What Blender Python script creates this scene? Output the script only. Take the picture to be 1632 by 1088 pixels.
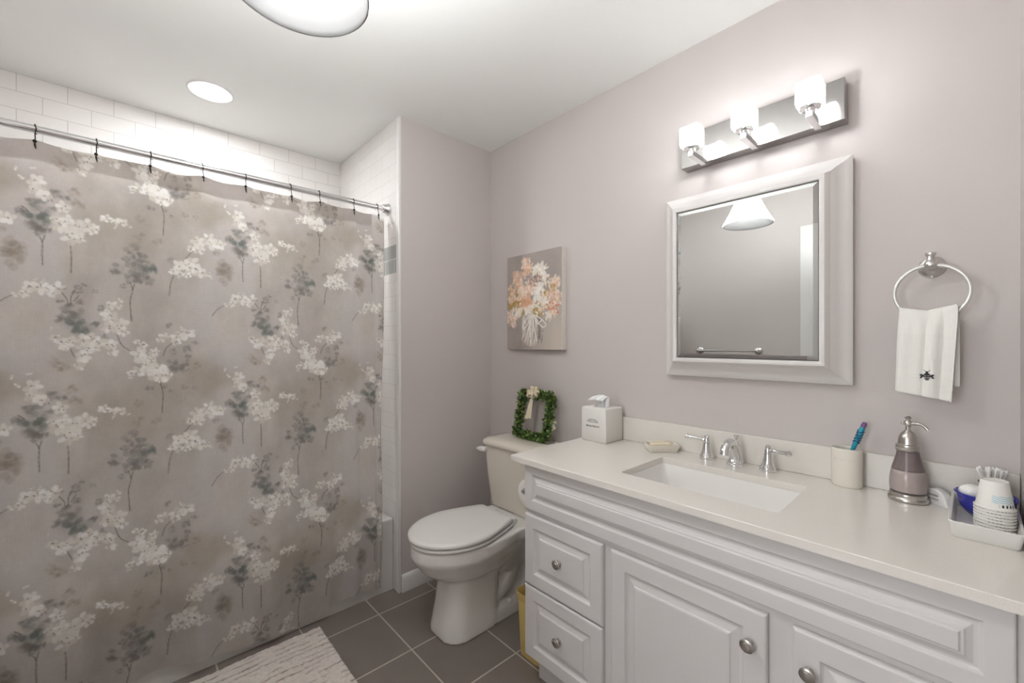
import bpy, bmesh, math, random
import numpy as np
from mathutils import Vector, Matrix, Euler
PI = math.pi
S = bpy.context.scene
for o in list(bpy.data.objects):
    bpy.data.objects.remove(o)
random.seed(7)
rng = np.random.default_rng(11)

# ------------------------------------------------------------------ camera
CAMX, CAMY, CAMZ = 1.98, -1.636, 1.28
cam = bpy.data.cameras.new('camera')
cam.sensor_fit = 'HORIZONTAL'
cam.sensor_width = 36.0
cam.lens = 36.0 * 672.4 / 1632.0
cam.shift_y = 2.0 / 1632.0
cam.clip_start = 0.01
camo = bpy.data.objects.new('camera', cam)
S.collection.objects.link(camo)
camo.location = (CAMX, CAMY, CAMZ)
camo.rotation_euler = (PI / 2, 0, math.radians(47.51))
S.camera = camo

# ------------------------------------------------------------------ world, exposure
w = bpy.data.worlds.new('world')
S.world = w
w.use_nodes = True
w.node_tree.nodes['Background'].inputs[0].default_value = (1, 1, 1, 1)
w.node_tree.nodes['Background'].inputs[1].default_value = 0.3
vs = S.view_settings
S.display_settings.display_device = 'sRGB'
vs.view_transform = 'Standard'
vs.look = 'None'
vs.gamma = 1.0
vs.use_curve_mapping = False
vs.exposure = 3.38
# added fill light for the room, placed in the unseen hall behind the camera
hl = bpy.data.lights.new('hall_fill_light', 'AREA')
hl.shape = 'RECTANGLE'
hl.size, hl.size_y = 1.1, 1.4
hl.energy = 3.6
hl.color = (0.93, 0.98, 1.0)
hlo = bpy.data.objects.new('hall_fill_light', hl)
S.collection.objects.link(hlo)
hlo.location = (1.25, -3.585, 1.45)
hlo.rotation_euler = (PI / 2, 0, 0)
# light strengths of the room's own lamps (used by their builders)
L_BULB, L_SHADE, L_CUBE, L_CAN = 33.0, 4.0, 8.0, 25.0

# ------------------------------------------------------------------ materials
def srgb(r, g, b):
    f = lambda c: (c / 255 / 12.92) if c / 255 <= 0.04045 else ((c / 255 + 0.055) / 1.055) ** 2.4
    return (f(r), f(g), f(b))

def mat(name, col, rough=0.5, metal=0.0, bump=0.0, bscale=200.0, vary=0.0, vscale=6.0, spec=0.5, coat=0.0,
        trans=0.0, ior=1.45, emit=None, estr=0.0, alpha=1.0, sheen=0.0):
    m = bpy.data.materials.new(name)
    m.use_nodes = True
    nt = m.node_tree
    b = nt.nodes['Principled BSDF']
    b.inputs['Base Color'].default_value = (*col, 1)
    b.inputs['Roughness'].default_value = rough
    b.inputs['Metallic'].default_value = metal
    b.inputs['Specular IOR Level'].default_value = spec
    b.inputs['Coat Weight'].default_value = coat
    b.inputs['Coat Roughness'].default_value = 0.08
    b.inputs['Transmission Weight'].default_value = trans
    b.inputs['IOR'].default_value = ior
    b.inputs['Sheen Weight'].default_value = sheen
    if emit:
        b.inputs['Emission Color'].default_value = (*emit, 1)
        b.inputs['Emission Strength'].default_value = estr
    tc = nt.nodes.new('ShaderNodeTexCoord')
    if vary > 0:
        n = nt.nodes.new('ShaderNodeTexNoise')
        n.inputs['Scale'].default_value = vscale
        n.inputs['Detail'].default_value = 5
        nt.links.new(tc.outputs['Object'], n.inputs['Vector'])
        mr = nt.nodes.new('ShaderNodeMapRange')
        mr.inputs['To Min'].default_value = 1 - vary
        mr.inputs['To Max'].default_value = 1 + vary
        nt.links.new(n.outputs['Fac'], mr.inputs['Value'])
        mx = nt.nodes.new('ShaderNodeVectorMath')
        mx.operation = 'SCALE'
        mx.inputs[0].default_value = col
        nt.links.new(mr.outputs['Result'], mx.inputs['Scale'])
        nt.links.new(mx.outputs['Vector'], b.inputs['Base Color'])
    if bump > 0:
        n = nt.nodes.new('ShaderNodeTexNoise')
        n.inputs['Scale'].default_value = bscale
        n.inputs['Detail'].default_value = 3
        nt.links.new(tc.outputs['Object'], n.inputs['Vector'])
        bp = nt.nodes.new('ShaderNodeBump')
        bp.inputs['Strength'].default_value = bump
        bp.inputs['Distance'].default_value = 0.002
        nt.links.new(n.outputs['Fac'], bp.inputs['Height'])
        nt.links.new(bp.outputs['Normal'], b.inputs['Normal'])
    return m

def brick(name, col1, col2, grout, bw, bh, mortar, plane, off=(0, 0), offset=0.5, rough=0.15, grough=0.7, vary=0.0, bump=0.4, coat=0.0):
    """tiles laid in one plane: 'xy', 'xz' or 'yz' of object space"""
    m = bpy.data.materials.new(name)
    m.use_nodes = True
    nt = m.node_tree
    b = nt.nodes['Principled BSDF']
    tc = nt.nodes.new('ShaderNodeTexCoord')
    sp = nt.nodes.new('ShaderNodeSeparateXYZ')
    nt.links.new(tc.outputs['Object'], sp.inputs[0])
    cb = nt.nodes.new('ShaderNodeCombineXYZ')
    for i, ax in enumerate(plane):
        ad = nt.nodes.new('ShaderNodeMath')
        ad.operation = 'SUBTRACT'
        ad.inputs[1].default_value = off[i] - 40 * (bw if i == 0 else 2 * bh)
        nt.links.new(sp.outputs[ax.upper()], ad.inputs[0])
        nt.links.new(ad.outputs[0], cb.inputs[i])
    t = nt.nodes.new('ShaderNodeTexBrick')
    t.offset = offset
    t.squash = 1.0
    for k, v in (('Color1', (*col1, 1)), ('Color2', (*col2, 1)), ('Mortar', (*grout, 1)), ('Scale', 1.0), ('Mortar Size', mortar / 2),
                 ('Mortar Smooth', 0.15), ('Bias', 0.0), ('Brick Width', bw), ('Row Height', bh)):
        t.inputs[k].default_value = v
    nt.links.new(cb.outputs[0], t.inputs['Vector'])
    out = t.outputs['Color']
    if vary > 0:
        n = nt.nodes.new('ShaderNodeTexNoise')
        n.inputs['Scale'].default_value = 9
        n.inputs['Detail'].default_value = 6
        nt.links.new(tc.outputs['Object'], n.inputs['Vector'])
        mr = nt.nodes.new('ShaderNodeMapRange')
        mr.inputs['To Min'].default_value = 1 - vary
        mr.inputs['To Max'].default_value = 1 + vary
        nt.links.new(n.outputs['Fac'], mr.inputs['Value'])
        mx = nt.nodes.new('ShaderNodeVectorMath')
        mx.operation = 'SCALE'
        nt.links.new(out, mx.inputs[0])
        nt.links.new(mr.outputs['Result'], mx.inputs['Scale'])
        out = mx.outputs['Vector']
    nt.links.new(out, b.inputs['Base Color'])
    mr = nt.nodes.new('ShaderNodeMapRange')
    mr.inputs['To Min'].default_value = rough
    mr.inputs['To Max'].default_value = grough
    nt.links.new(t.outputs['Fac'], mr.inputs['Value'])
    nt.links.new(mr.outputs['Result'], b.inputs['Roughness'])
    bp = nt.nodes.new('ShaderNodeBump')
    bp.invert = True
    bp.inputs['Strength'].default_value = bump
    bp.inputs['Distance'].default_value = 0.0015
    nt.links.new(t.outputs['Fac'], bp.inputs['Height'])
    nt.links.new(bp.outputs['Normal'], b.inputs['Normal'])
    b.inputs['Coat Weight'].default_value = coat
    return m

WALL_C = srgb(204, 196, 193)
M = dict(
    wall=mat('grey_wall_paint', WALL_C, 0.55, bump=0.06, bscale=260, vary=0.015, vscale=3, spec=0.3),
    ceiling=mat('ceiling_paint', srgb(244, 244, 241), 0.8, bump=0.05, bscale=200, spec=0.2),
    trim=mat('trim_paint', srgb(226, 223, 221), 0.35, bump=0.02),
    cabinet=mat('cabinet_white', srgb(212, 208, 206), 0.34, vary=0.012, vscale=10, bump=0.02, bscale=90),
    mirror_frame=mat('frame_white', srgb(226, 222, 219), 0.32, bump=0.02),
    porcelain=mat('porcelain', srgb(236, 233, 229), 0.12, coat=0.5),
    bisque=mat('bisque_porcelain', srgb(234, 226, 213), 0.14, coat=0.5),
    seatplastic=mat('seat_plastic', srgb(238, 236, 233), 0.22),
    tub=mat('tub_enamel', srgb(212, 209, 205), 0.16, coat=0.3),
    chrome=mat('chrome', (0.78, 0.78, 0.78), 0.08, metal=1),
    brushed=mat('brushed_nickel', (0.55, 0.52, 0.49), 0.28, metal=1, bump=0.04, bscale=500),
    satin=mat('satin_nickel', (0.62, 0.60, 0.585), 0.3, metal=1),
    whitemetal=mat('pale_ring_metal', srgb(222, 221, 216), 0.22, metal=0.35),
    plate=mat('mirror_plate', (0.40, 0.385, 0.375), 0.12, metal=1, vary=0.06, vscale=40),
    mirror=mat('mirror_glass', (0.72, 0.74, 0.73), 0.0, metal=1),
    dark=mat('dark_gap', (0.03, 0.03, 0.03), 0.5),
    black=mat('black_metal', (0.025, 0.022, 0.02), 0.35, metal=0.6),
    ink=mat('black_ink', (0.03, 0.03, 0.032), 0.6),
    ceramic=mat('cream_ceramic', srgb(228, 222, 210), 0.25, coat=0.2),
    boxwhite=mat('white_ceramic', srgb(228, 225, 220), 0.3),
    tissue=mat('tissue', srgb(236, 236, 236), 0.9),
    soap=mat('soap', srgb(226, 214, 188), 0.45),
    yellow=mat('yellow_plastic', srgb(222, 196, 120), 0.4),
    paper=mat('paper_white', srgb(235, 232, 226), 0.7),
    towel=None, linen=None,
    cotton=mat('cotton', srgb(244, 242, 238), 0.95, bump=0.5, bscale=120),
    blueglass=mat('blue_glass', (0.10, 0.11, 0.62), 0.05, trans=0.55, ior=1.45),
    clearglass=mat('clear_glass', (0.86, 0.78, 0.66), 0.03, trans=1.0, ior=1.25),
    mauve=mat('mauve_soap', srgb(218, 207, 201), 0.25, coat=0.4),
    leaf=None,
    ribbon=mat('cream_ribbon', srgb(232, 220, 192), 0.7),
    stem=mat('wreath_core', (0.05, 0.04, 0.02), 0.8),
    rug=None,
    plastic=mat('white_plastic', srgb(228, 226, 226), 0.3),
    canvas_edge=mat('canvas_edge', srgb(228, 221, 214), 0.8, vary=0.05, vscale=30),
    tealplastic=mat('teal_plastic', srgb(40, 150, 175), 0.3),
    lining=mat('dark_lining', srgb(97, 95, 94), 0.6),
    purpleplastic=mat('purple_rubber', srgb(130, 88, 140), 0.5),
    navyplastic=mat('navy_rubber', srgb(28, 40, 90), 0.5),
    lightblue=mat('pale_blue_print', srgb(150, 195, 210), 0.6),
)
M['bulb'] = mat('lit_bulb', (1, 1, 1), 0.5, emit=(0.95, 0.985, 1.0), estr=L_BULB)
M['canlens'] = mat('lit_lens', (1, 1, 1), 0.5, emit=(0.95, 0.985, 1.0), estr=L_CAN)
M['capsule'] = mat('lit_capsule', (1, 1, 1), 0.5, emit=(0.95, 0.98, 1.0), estr=L_CUBE)
def cube_glass():
    m = bpy.data.materials.new('lit_cube_glass'); m.use_nodes = True
    n, l = m.node_tree.nodes, m.node_tree.links
    n.clear()
    out = n.new('ShaderNodeOutputMaterial')
    tr = n.new('ShaderNodeBsdfTransparent'); tr.inputs[0].default_value = (0.93, 0.93, 0.93, 1)
    tl = n.new('ShaderNodeBsdfTranslucent'); tl.inputs[0].default_value = (0.9, 0.9, 0.9, 1)
    gl = n.new('ShaderNodeBsdfGlossy'); gl.inputs['Roughness'].default_value = 0.04
    lw = n.new('ShaderNodeLayerWeight'); lw.inputs[0].default_value = 0.35
    m1 = n.new('ShaderNodeMixShader'); m1.inputs[0].default_value = 0.22
    m2 = n.new('ShaderNodeMixShader')
    l.new(tr.outputs[0], m1.inputs[1]); l.new(tl.outputs[0], m1.inputs[2])
    l.new(lw.outputs['Fresnel'], m2.inputs[0]); l.new(m1.outputs[0], m2.inputs[1]); l.new(gl.outputs[0], m2.inputs[2])
    l.new(m2.outputs[0], out.inputs[0])
    return m
M['cubeglow'] = cube_glass()
M['tile'] = None

def nodes_of(m):
    return m.node_tree.nodes, m.node_tree.links, m.node_tree.nodes['Principled BSDF']

def towel_mat():
    m = mat('waffle_towel', srgb(240, 238, 232), 0.95, sheen=0.3)
    n, l, b = nodes_of(m)
    tc = n.new('ShaderNodeTexCoord')
    mp = n.new('ShaderNodeMapping')
    mp.inputs['Rotation'].default_value = (0, PI / 4, 0)
    l.new(tc.outputs['Object'], mp.inputs[0])
    sp = n.new('ShaderNodeSeparateXYZ')
    l.new(mp.outputs[0], sp.inputs[0])
    pr = []
    for ax in 'XZ':
        a = n.new('ShaderNodeMath'); a.operation = 'MULTIPLY'; a.inputs[1].default_value = 2 * PI / 0.0036
        l.new(sp.outputs[ax], a.inputs[0])
        c = n.new('ShaderNodeMath'); c.operation = 'SINE'
        l.new(a.outputs[0], c.inputs[0])
        pr.append(c)
    mu = n.new('ShaderNodeMath'); mu.operation = 'MULTIPLY'
    l.new(pr[0].outputs[0], mu.inputs[0]); l.new(pr[1].outputs[0], mu.inputs[1])
    # smooth woven band and hem between fixed heights of the towel (object z)
    s2 = n.new('ShaderNodeSeparateXYZ'); l.new(tc.outputs['Object'], s2.inputs[0])
    r = n.new('ShaderNodeValToRGB')
    r.color_ramp.interpolation = 'CONSTANT'
    e = r.color_ramp.elements
    e[0].position = 0; e[0].color = (0, 0, 0, 1)
    e[1].position = 0.045; e[1].color = (1, 1, 1, 1)
    x = e.new(0.225); x.color = (0, 0, 0, 1)
    x = e.new(0.395); x.color = (1, 1, 1, 1)
    mr = n.new('ShaderNodeMapRange'); mr.inputs['From Min'].default_value = 0.0; mr.inputs['From Max'].default_value = 0.24
    l.new(s2.outputs['Z'], mr.inputs['Value']); l.new(mr.outputs[0], r.inputs[0])
    m2 = n.new('ShaderNodeMath'); m2.operation = 'MULTIPLY'
    l.new(mu.outputs[0], m2.inputs[0]); l.new(r.outputs[0], m2.inputs[1])
    bp = n.new('ShaderNodeBump'); bp.inputs['Strength'].default_value = 0.22; bp.inputs['Distance'].default_value = 0.0012
    l.new(m2.outputs[0], bp.inputs['Height']); l.new(bp.outputs[0], b.inputs['Normal'])
    return m
M['towel'] = towel_mat()

def linen_mat():
    m = bpy.data.materials.new('printed_linen')
    m.use_nodes = True
    n, l = m.node_tree.nodes, m.node_tree.links
    n.clear()
    out = n.new('ShaderNodeOutputMaterial')
    at = n.new('ShaderNodeAttribute'); at.attribute_name = 'Print'
    d = n.new('ShaderNodeBsdfDiffuse'); d.inputs['Roughness'].default_value = 0.6
    t = n.new('ShaderNodeBsdfTranslucent')
    mx = n.new('ShaderNodeMixShader'); mx.inputs[0].default_value = 0.5
    tc = n.new('ShaderNodeTexCoord')
    mp = n.new('ShaderNodeMapping'); mp.inputs['Scale'].default_value = (1, 14, 1)
    l.new(tc.outputs['Object'], mp.inputs[0])
    no = n.new('ShaderNodeTexNoise'); no.inputs['Scale'].default_value = 45; no.inputs['Detail'].default_value = 4
    mp2 = n.new('ShaderNodeMapping'); mp2.inputs['Scale'].default_value = (1, 1, 14)
    l.new(tc.outputs['Object'], mp2.inputs[0])
    no2 = n.new('ShaderNodeTexNoise'); no2.inputs['Scale'].default_value = 45; no2.inputs['Detail'].default_value = 4
    l.new(mp.outputs[0], no.inputs['Vector']); l.new(mp2.outputs[0], no2.inputs['Vector'])
    ad = n.new('ShaderNodeMath'); ad.operation = 'ADD'
    l.new(no.outputs['Fac'], ad.inputs[0]); l.new(no2.outputs['Fac'], ad.inputs[1])
    mr = n.new('ShaderNodeMapRange'); mr.inputs['From Min'].default_value = 0.5; mr.inputs['From Max'].default_value = 1.5
    mr.inputs['To Min'].default_value = 0.90; mr.inputs['To Max'].default_value = 1.10
    l.new(ad.outputs[0], mr.inputs['Value'])
    sc = n.new('ShaderNodeVectorMath'); sc.operation = 'SCALE'
    l.new(at.outputs['Color'], sc.inputs[0]); l.new(mr.outputs[0], sc.inputs['Scale'])
    l.new(sc.outputs[0], d.inputs['Color']); l.new(sc.outputs[0], t.inputs['Color'])
    bp = n.new('ShaderNodeBump'); bp.inputs['Strength'].default_value = 0.15; bp.inputs['Distance'].default_value = 0.001
    l.new(ad.outputs[0], bp.inputs['Height']); l.new(bp.outputs[0], d.inputs['Normal'])
    l.new(d.outputs[0], mx.inputs[1]); l.new(t.outputs[0], mx.inputs[2])
    l.new(mx.outputs[0], out.inputs[0])
    return m
M['linen'] = linen_mat()
def liner_mat():
    m = bpy.data.materials.new('liner_vinyl'); m.use_nodes = True
    n, l = m.node_tree.nodes, m.node_tree.links
    n.clear()
    out = n.new('ShaderNodeOutputMaterial')
    d = n.new('ShaderNodeBsdfDiffuse'); d.inputs[0].default_value = (.86, .86, .86, 1)
    t = n.new('ShaderNodeBsdfTranslucent'); t.inputs[0].default_value = (.9, .9, .9, 1)
    mx = n.new('ShaderNodeMixShader'); mx.inputs[0].default_value = 0.7
    tp = n.new('ShaderNodeBsdfTransparent'); m2 = n.new('ShaderNodeMixShader'); m2.inputs[0].default_value = 0.5
    l.new(d.outputs[0], mx.inputs[1]); l.new(t.outputs[0], mx.inputs[2]); l.new(mx.outputs[0], m2.inputs[1]); l.new(tp.outputs[0], m2.inputs[2]); l.new(m2.outputs[0], out.inputs[0])
    return m
M['liner'] = liner_mat()

def attr_mat(name, attr, rough=0.8):
    m = mat(name, (1, 1, 1), rough)
    n, l, b = nodes_of(m)
    at = n.new('ShaderNodeAttribute'); at.attribute_name = attr
    l.new(at.outputs['Color'], b.inputs['Base Color'])
    return m
M['painting'] = attr_mat('oil_painting', 'Print', 0.6)
M['leaf'] = attr_mat('boxwood_leaf', 'Print', 0.45)
M['rug'] = attr_mat('cotton_rug', 'Print', 0.95)

def shade_mat():
    m = bpy.data.materials.new('alabaster_glass')
    m.use_nodes = True
    n, l = m.node_tree.nodes, m.node_tree.links
    n.clear()
    out = n.new('ShaderNodeOutputMaterial')
    tc = n.new('ShaderNodeTexCoord')
    no = n.new('ShaderNodeTexNoise'); no.inputs['Scale'].default_value = 9; no.inputs['Detail'].default_value = 3
    no.inputs['Distortion'].default_value = 1.2
    l.new(tc.outputs['Object'], no.inputs['Vector'])
    r = n.new('ShaderNodeValToRGB')
    r.color_ramp.elements[0].position = 0.55; r.color_ramp.elements[0].color = (0.90, 0.925, 0.935, 1)
    r.color_ramp.elements[1].position = 0.66; r.color_ramp.elements[1].color = (0.80, 0.80, 0.79, 1)
    l.new(no.outputs['Fac'], r.inputs[0])
    d = n.new('ShaderNodeBsdfDiffuse'); t = n.new('ShaderNodeBsdfTranslucent')
    l.new(r.outputs[0], d.inputs[0]); l.new(r.outputs[0], t.inputs[0])
    mx = n.new('ShaderNodeMixShader'); mx.inputs[0].default_value = 0.88
    l.new(d.outputs[0], mx.inputs[1]); l.new(t.outputs[0], mx.inputs[2])
    g = n.new('ShaderNodeBsdfGlossy'); g.inputs['Roughness'].default_value = 0.15
    m2 = n.new('ShaderNodeMixShader'); m2.inputs[0].default_value = 0.05
    l.new(mx.outputs[0], m2.inputs[1]); l.new(g.outputs[0], m2.inputs[2])
    em = n.new('ShaderNodeEmission'); em.inputs['Strength'].default_value = L_SHADE
    l.new(r.outputs[0], em.inputs[0])
    ad = n.new('ShaderNodeAddShader')
    l.new(m2.outputs[0], ad.inputs[0]); l.new(em.outputs[0], ad.inputs[1])
    l.new(ad.outputs[0], out.inputs[0])
    return m
M['shade'] = shade_mat()
WT1, WT2, WG = srgb(232, 228, 225), srgb(228, 223, 220), srgb(196, 190, 186)
M['tile_yz'] = brick('subway_tile_back', WT1, WT2, WG, 0.153, 0.0765, 0.0028, 'yz', (-0.606, 2.44), rough=0.08)
M['tile_xz'] = brick('subway_tile_end', WT1, WT2, WG, 0.153, 0.0765, 0.0028, 'xz', (-0.80, 2.44), rough=0.08)
M['accent'] = brick('grey_accent_tile', srgb(172, 172, 168), srgb(164, 165, 161), srgb(214, 212, 208), 0.10, 0.075, 0.004, 'xz', (-0.80, 1.64), rough=0.15)
M['floor'] = brick('floor_tile', srgb(133, 123, 117), srgb(128, 118, 112), srgb(198, 188, 176), 0.3085, 0.3075, 0.0066, 'xy', (0.09, -0.755),
                   offset=0.0, rough=0.42, grough=0.8, vary=0.10, bump=0.3)
def quartz_mat():
    m = mat('white_quartz', srgb(228, 223, 216), 0.16, coat=0.15)
    n, l, b = nodes_of(m)
    tc = n.new('ShaderNodeTexCoord')
    v = n.new('ShaderNodeTexNoise'); v.inputs['Scale'].default_value = 420; v.inputs['Detail'].default_value = 2
    l.new(tc.outputs['Object'], v.inputs['Vector'])
    r = n.new('ShaderNodeValToRGB')
    c = srgb(228, 223, 216)
    r.color_ramp.elements[0].position = 0.3; r.color_ramp.elements[0].color = (c[0] * .94, c[1] * .935, c[2] * .92, 1)
    r.color_ramp.elements[1].position = 0.55; r.color_ramp.elements[1].color = (*c, 1)
    l.new(v.outputs['Fac'], r.inputs[0]); l.new(r.outputs[0], b.inputs['Base Color'])
    return m
M['quartz'] = quartz_mat()

# ------------------------------------------------------------------ mesh helpers
def finish(name, bm, m, parent=None, smooth=True, angle=40, bevel=0.0, bseg=2, subsurf=0, loc=None):
    bmesh.ops.recalc_face_normals(bm, faces=bm.faces)
    me = bpy.data.meshes.new(name)
    bm.to_mesh(me)
    bm.free()
    o = bpy.data.objects.new(name, me)
    S.collection.objects.link(o)
    me.materials.append(m)
    if smooth:
        me.polygons.foreach_set('use_smooth', [True] * len(me.polygons))
        me.set_sharp_from_angle(angle=math.radians(angle))
    if bevel > 0:
        b = o.modifiers.new('bevel', 'BEVEL')
        b.width = bevel
        b.segments = bseg
        b.limit_method = 'ANGLE'
        b.angle_limit = math.radians(30)
    if subsurf:
        s = o.modifiers.new('subsurf', 'SUBSURF')
        s.levels = s.render_levels = subsurf
    if parent:
        o.parent = parent
    if loc:
        o.location = loc
    return o

def NB():
    return bmesh.new()

def box(bm, x0, x1, y0, y1, z0, z1):
    v = [bm.verts.new((x, y, z)) for z in (z0, z1) for y in (y0, y1) for x in (x0, x1)]
    for f in ((0, 1, 3, 2), (4, 6, 7, 5), (0, 4, 5, 1), (2, 3, 7, 6), (0, 2, 6, 4), (1, 5, 7, 3)):
        bm.faces.new([v[i] for i in f])
    return v

def loft(bm, rings, cap0=True, cap1=True, closed=True):
    R = [[bm.verts.new(p) for p in r] for r in rings]
    n = len(R[0])
    for a, b in zip(R, R[1:]):
        for i in range(n if closed else n - 1):
            j = (i + 1) % n
            bm.faces.new((a[i], a[j], b[j], b[i]))
    if cap0:
        bm.faces.new(R[0][::-1])
    if cap1:
        bm.faces.new(R[-1])
    return R

def lathe(bm, prof, seg=32, mtx=None, cap0=True, cap1=True, sx=1.0, sy=1.0):
    rings = []
    for r, z in prof:
        ring = []
        for i in range(seg):
            a = 2 * PI * i / seg
            p = Vector((r * sx * math.cos(a), r * sy * math.sin(a), z))
            ring.append(mtx @ p if mtx else p)
        rings.append(ring)
    return loft(bm, rings, cap0, cap1)

def frame_at(p, d):
    """matrix whose Z axis runs along d, origin p"""
    q = Vector(d).normalized().to_track_quat('Z', 'Y')
    return Matrix.Translation(Vector(p)) @ q.to_matrix().to_4x4()

def tube(bm, pts, rad, seg=12, closed=False):
    pts = [Vector(p) for p in pts]
    n = len(pts)
    rads = rad if isinstance(rad, (list, tuple)) else [rad] * n
    rings = []
    up = None
    for i in range(n):
        if closed:
            t = (pts[(i + 1) % n] - pts[i - 1]).normalized()
        else:
            t = (pts[min(i + 1, n - 1)] - pts[max(i - 1, 0)]).normalized()
        if up is None:
            up = Vector((0, 0, 1)) if abs(t.z) < 0.9 else Vector((1, 0, 0))
        s = t.cross(up).normalized()
        up = s.cross(t).normalized()
        rings.append([pts[i] + rads[i] * (math.cos(2 * PI * k / seg) * s + math.sin(2 * PI * k / seg) * up) for k in range(seg)])
    if closed:
        rings.append(rings[0])
        R = [[bm.verts.new(p) for p in r] for r in rings[:-1]]
        R.append(R[0])
        for a, b in zip(R, R[1:]):
            for i in range(seg):
                j = (i + 1) % seg
                bm.faces.new((a[i], a[j], b[j], b[i]))
    else:
        loft(bm, rings)

def spline(pts, n=8):
    """Catmull-Rom through pts"""
    P = [Vector(p) for p in pts]
    P = [2 * P[0] - P[1]] + P + [2 * P[-1] - P[-2]]
    out = []
    for i in range(1, len(P) - 2):
        for k in range(n):
            t = k / n
            a, b, c, d = P[i - 1], P[i], P[i + 1], P[i + 2]
            out.append(0.5 * ((2 * b) + (c - a) * t + (2 * a - 5 * b + 4 * c - d) * t * t + (3 * b - a - 3 * c + d) * t ** 3))
    out.append(P[-2])
    return out

def rrect(x0, x1, y0, y1, z, r, seg=5):
    out = []
    for cx, cy, a0 in ((x1 - r, y1 - r, 0), (x0 + r, y1 - r, PI / 2), (x0 + r, y0 + r, PI), (x1 - r, y0 + r, 1.5 * PI)):
        for k in range(seg + 1):
            a = a0 + PI / 2 * k / seg
            out.append((cx + r * math.cos(a), cy + r * math.sin(a), z))
    return out

def sphere(bm, c, r, seg=16, rings=10, sx=1, sy=1, sz=1, mtx=None):
    prof = []
    R = []
    for i in range(1, rings):
        a = PI * i / rings
        R.append([Vector((c[0] + r * sx * math.sin(a) * math.cos(2 * PI * k / seg), c[1] + r * sy * math.sin(a) * math.sin(2 * PI * k / seg),
                          c[2] - r * sz * math.cos(a))) for k in range(seg)])
    if mtx:
        R = [[mtx @ p for p in r_] for r_ in R]
    loft(bm, R)

def panel(bm, x0, x1, z0, z1, yb, prof):
    """raised panel facing -Y; prof = (inset, height above the back plane)"""
    rings = [[(x0 + i, yb - d, z0 + i), (x1 - i, yb - d, z0 + i), (x1 - i, yb - d, z1 - i), (x0 + i, yb - d, z1 - i)] for i, d in prof]
    loft(bm, rings)

def thing(name, label, cat, loc=(0, 0, 0), rz=0.0, group=None):
    o = bpy.data.objects.new(name, None)
    S.collection.objects.link(o)
    o.empty_display_size = 0.05
    o.location = loc
    o.rotation_euler = (0, 0, rz)
    o['label'] = label
    o['category'] = cat
    if group:
        o['group'] = group
    return o

def tag(o, label, cat, group=None):
    o['label'] = label
    o['category'] = cat
    if group:
        o['group'] = group
    return o

def struct(name, bm, m, smooth=False, bevel=0.0):
    o = finish(name, bm, m, smooth=smooth or bevel > 0, bevel=bevel)
    o['kind'] = 'structure'
    return o

def dup(root, label=None):
    """copy of a thing, its parts and their sub-parts"""
    def cp(o, par):
        c = o.copy()
        S.collection.objects.link(c)
        if par:
            c.parent = par
        for ch in [x for x in bpy.data.objects if x.parent == o]:
            cp(ch, c)
        return c
    r = cp(root, None)
    if label:
        r['label'] = label
    return r

def text(name, s, size, m, parent, loc, rot, extrude=0.0003, align='CENTER', bold=0.0):
    c = bpy.data.curves.new(name, 'FONT')
    c.body = s
    c.size = size
    c.align_x = align
    c.align_y = 'CENTER'
    c.extrude = extrude
    c.offset = bold
    o = bpy.data.objects.new(name, c)
    S.collection.objects.link(o)
    c.materials.append(m)
    me = bpy.data.meshes.new_from_object(o)
    bpy.data.objects.remove(o)
    me.name = name
    o = bpy.data.objects.new(name, me)
    S.collection.objects.link(o)
    if not me.materials: me.materials.append(m)
    o.parent = parent
    o.location = loc
    o.rotation_euler = rot
    return o

# ------------------------------------------------------------------ the room
CEIL, XR, YF, XB, YP = 2.44, 2.06, -2.16, -0.80, -0.596
bm = NB(); box(bm, XB - .1, XR + .3, -3.7, .1, -.1, 0); struct('floor', bm, M['floor'])
bm = NB(); box(bm, XB - .1, XR + .3, -3.7, .1, CEIL, CEIL + .1); struct('ceiling', bm, M['ceiling'])
bm = NB(); box(bm, 0, XR + .1, 0, .1, 0, CEIL); struct('wall_back', bm, M['wall'])
bm = NB(); box(bm, XB - .1, 0, YP, .1, 0, CEIL); struct('wall_left', bm, M['wall'])
bm = NB(); box(bm, XR, XR + .1, YF - .1, 0, 0, CEIL); struct('wall_right', bm, M['wall'])
DX0, DX1 = 1.225, 1.965
bm = NB(); box(bm, XB - .1, DX0, YF - .1, YF, 0, CEIL); box(bm, DX1, XR, YF - .1, YF, 0, CEIL); box(bm, DX0, DX1, YF - .1, YF, 2.035, CEIL)
struct('wall_front', bm, M['wall'])
# unseen hall added beyond the doorway to hold the fill light
HX0, HX1, HY = .35, 2.25, -3.6
bm = NB(); box(bm, HX0 - .1, HX1 + .1, HY - .1, HY, 0, CEIL); struct('added_hall_wall_front', bm, M['wall'])
# window frame added around the hall fill light: casing, sash bars
bm = NB()
for x0, x1, z0, z1 in ((.63, .70, .68, 2.22), (1.80, 1.87, .68, 2.22), (.63, 1.87, .68, .75), (.63, 1.87, 2.15, 2.22), (.70, 1.80, 1.425, 1.475), (1.235, 1.265, .75, 2.15)):
    box(bm, x0, x1, HY, HY + .035, z0, z1)
struct('added_window_frame', bm, M['trim'])
bm = NB(); box(bm, HX0 - .1, HX0, HY, YF - .1, 0, CEIL); struct('added_hall_wall_left', bm, M['wall'])
bm = NB(); box(bm, HX1, HX1 + .1, HY, YF - .1, 0, CEIL); struct('added_hall_wall_right', bm, M['wall'])
bm = NB(); box(bm, XB - .1, XB, YF, YP, 0, CEIL); struct('wall_alcove_back', bm, M['tile_yz'])
bm = NB(); box(bm, XB, -.022, YP - .010, YP, 0, 1.64); box(bm, XB, -.022, YP - .010, YP, 1.79, CEIL)
struct('wall_alcove_end', bm, M['tile_xz'])
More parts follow.
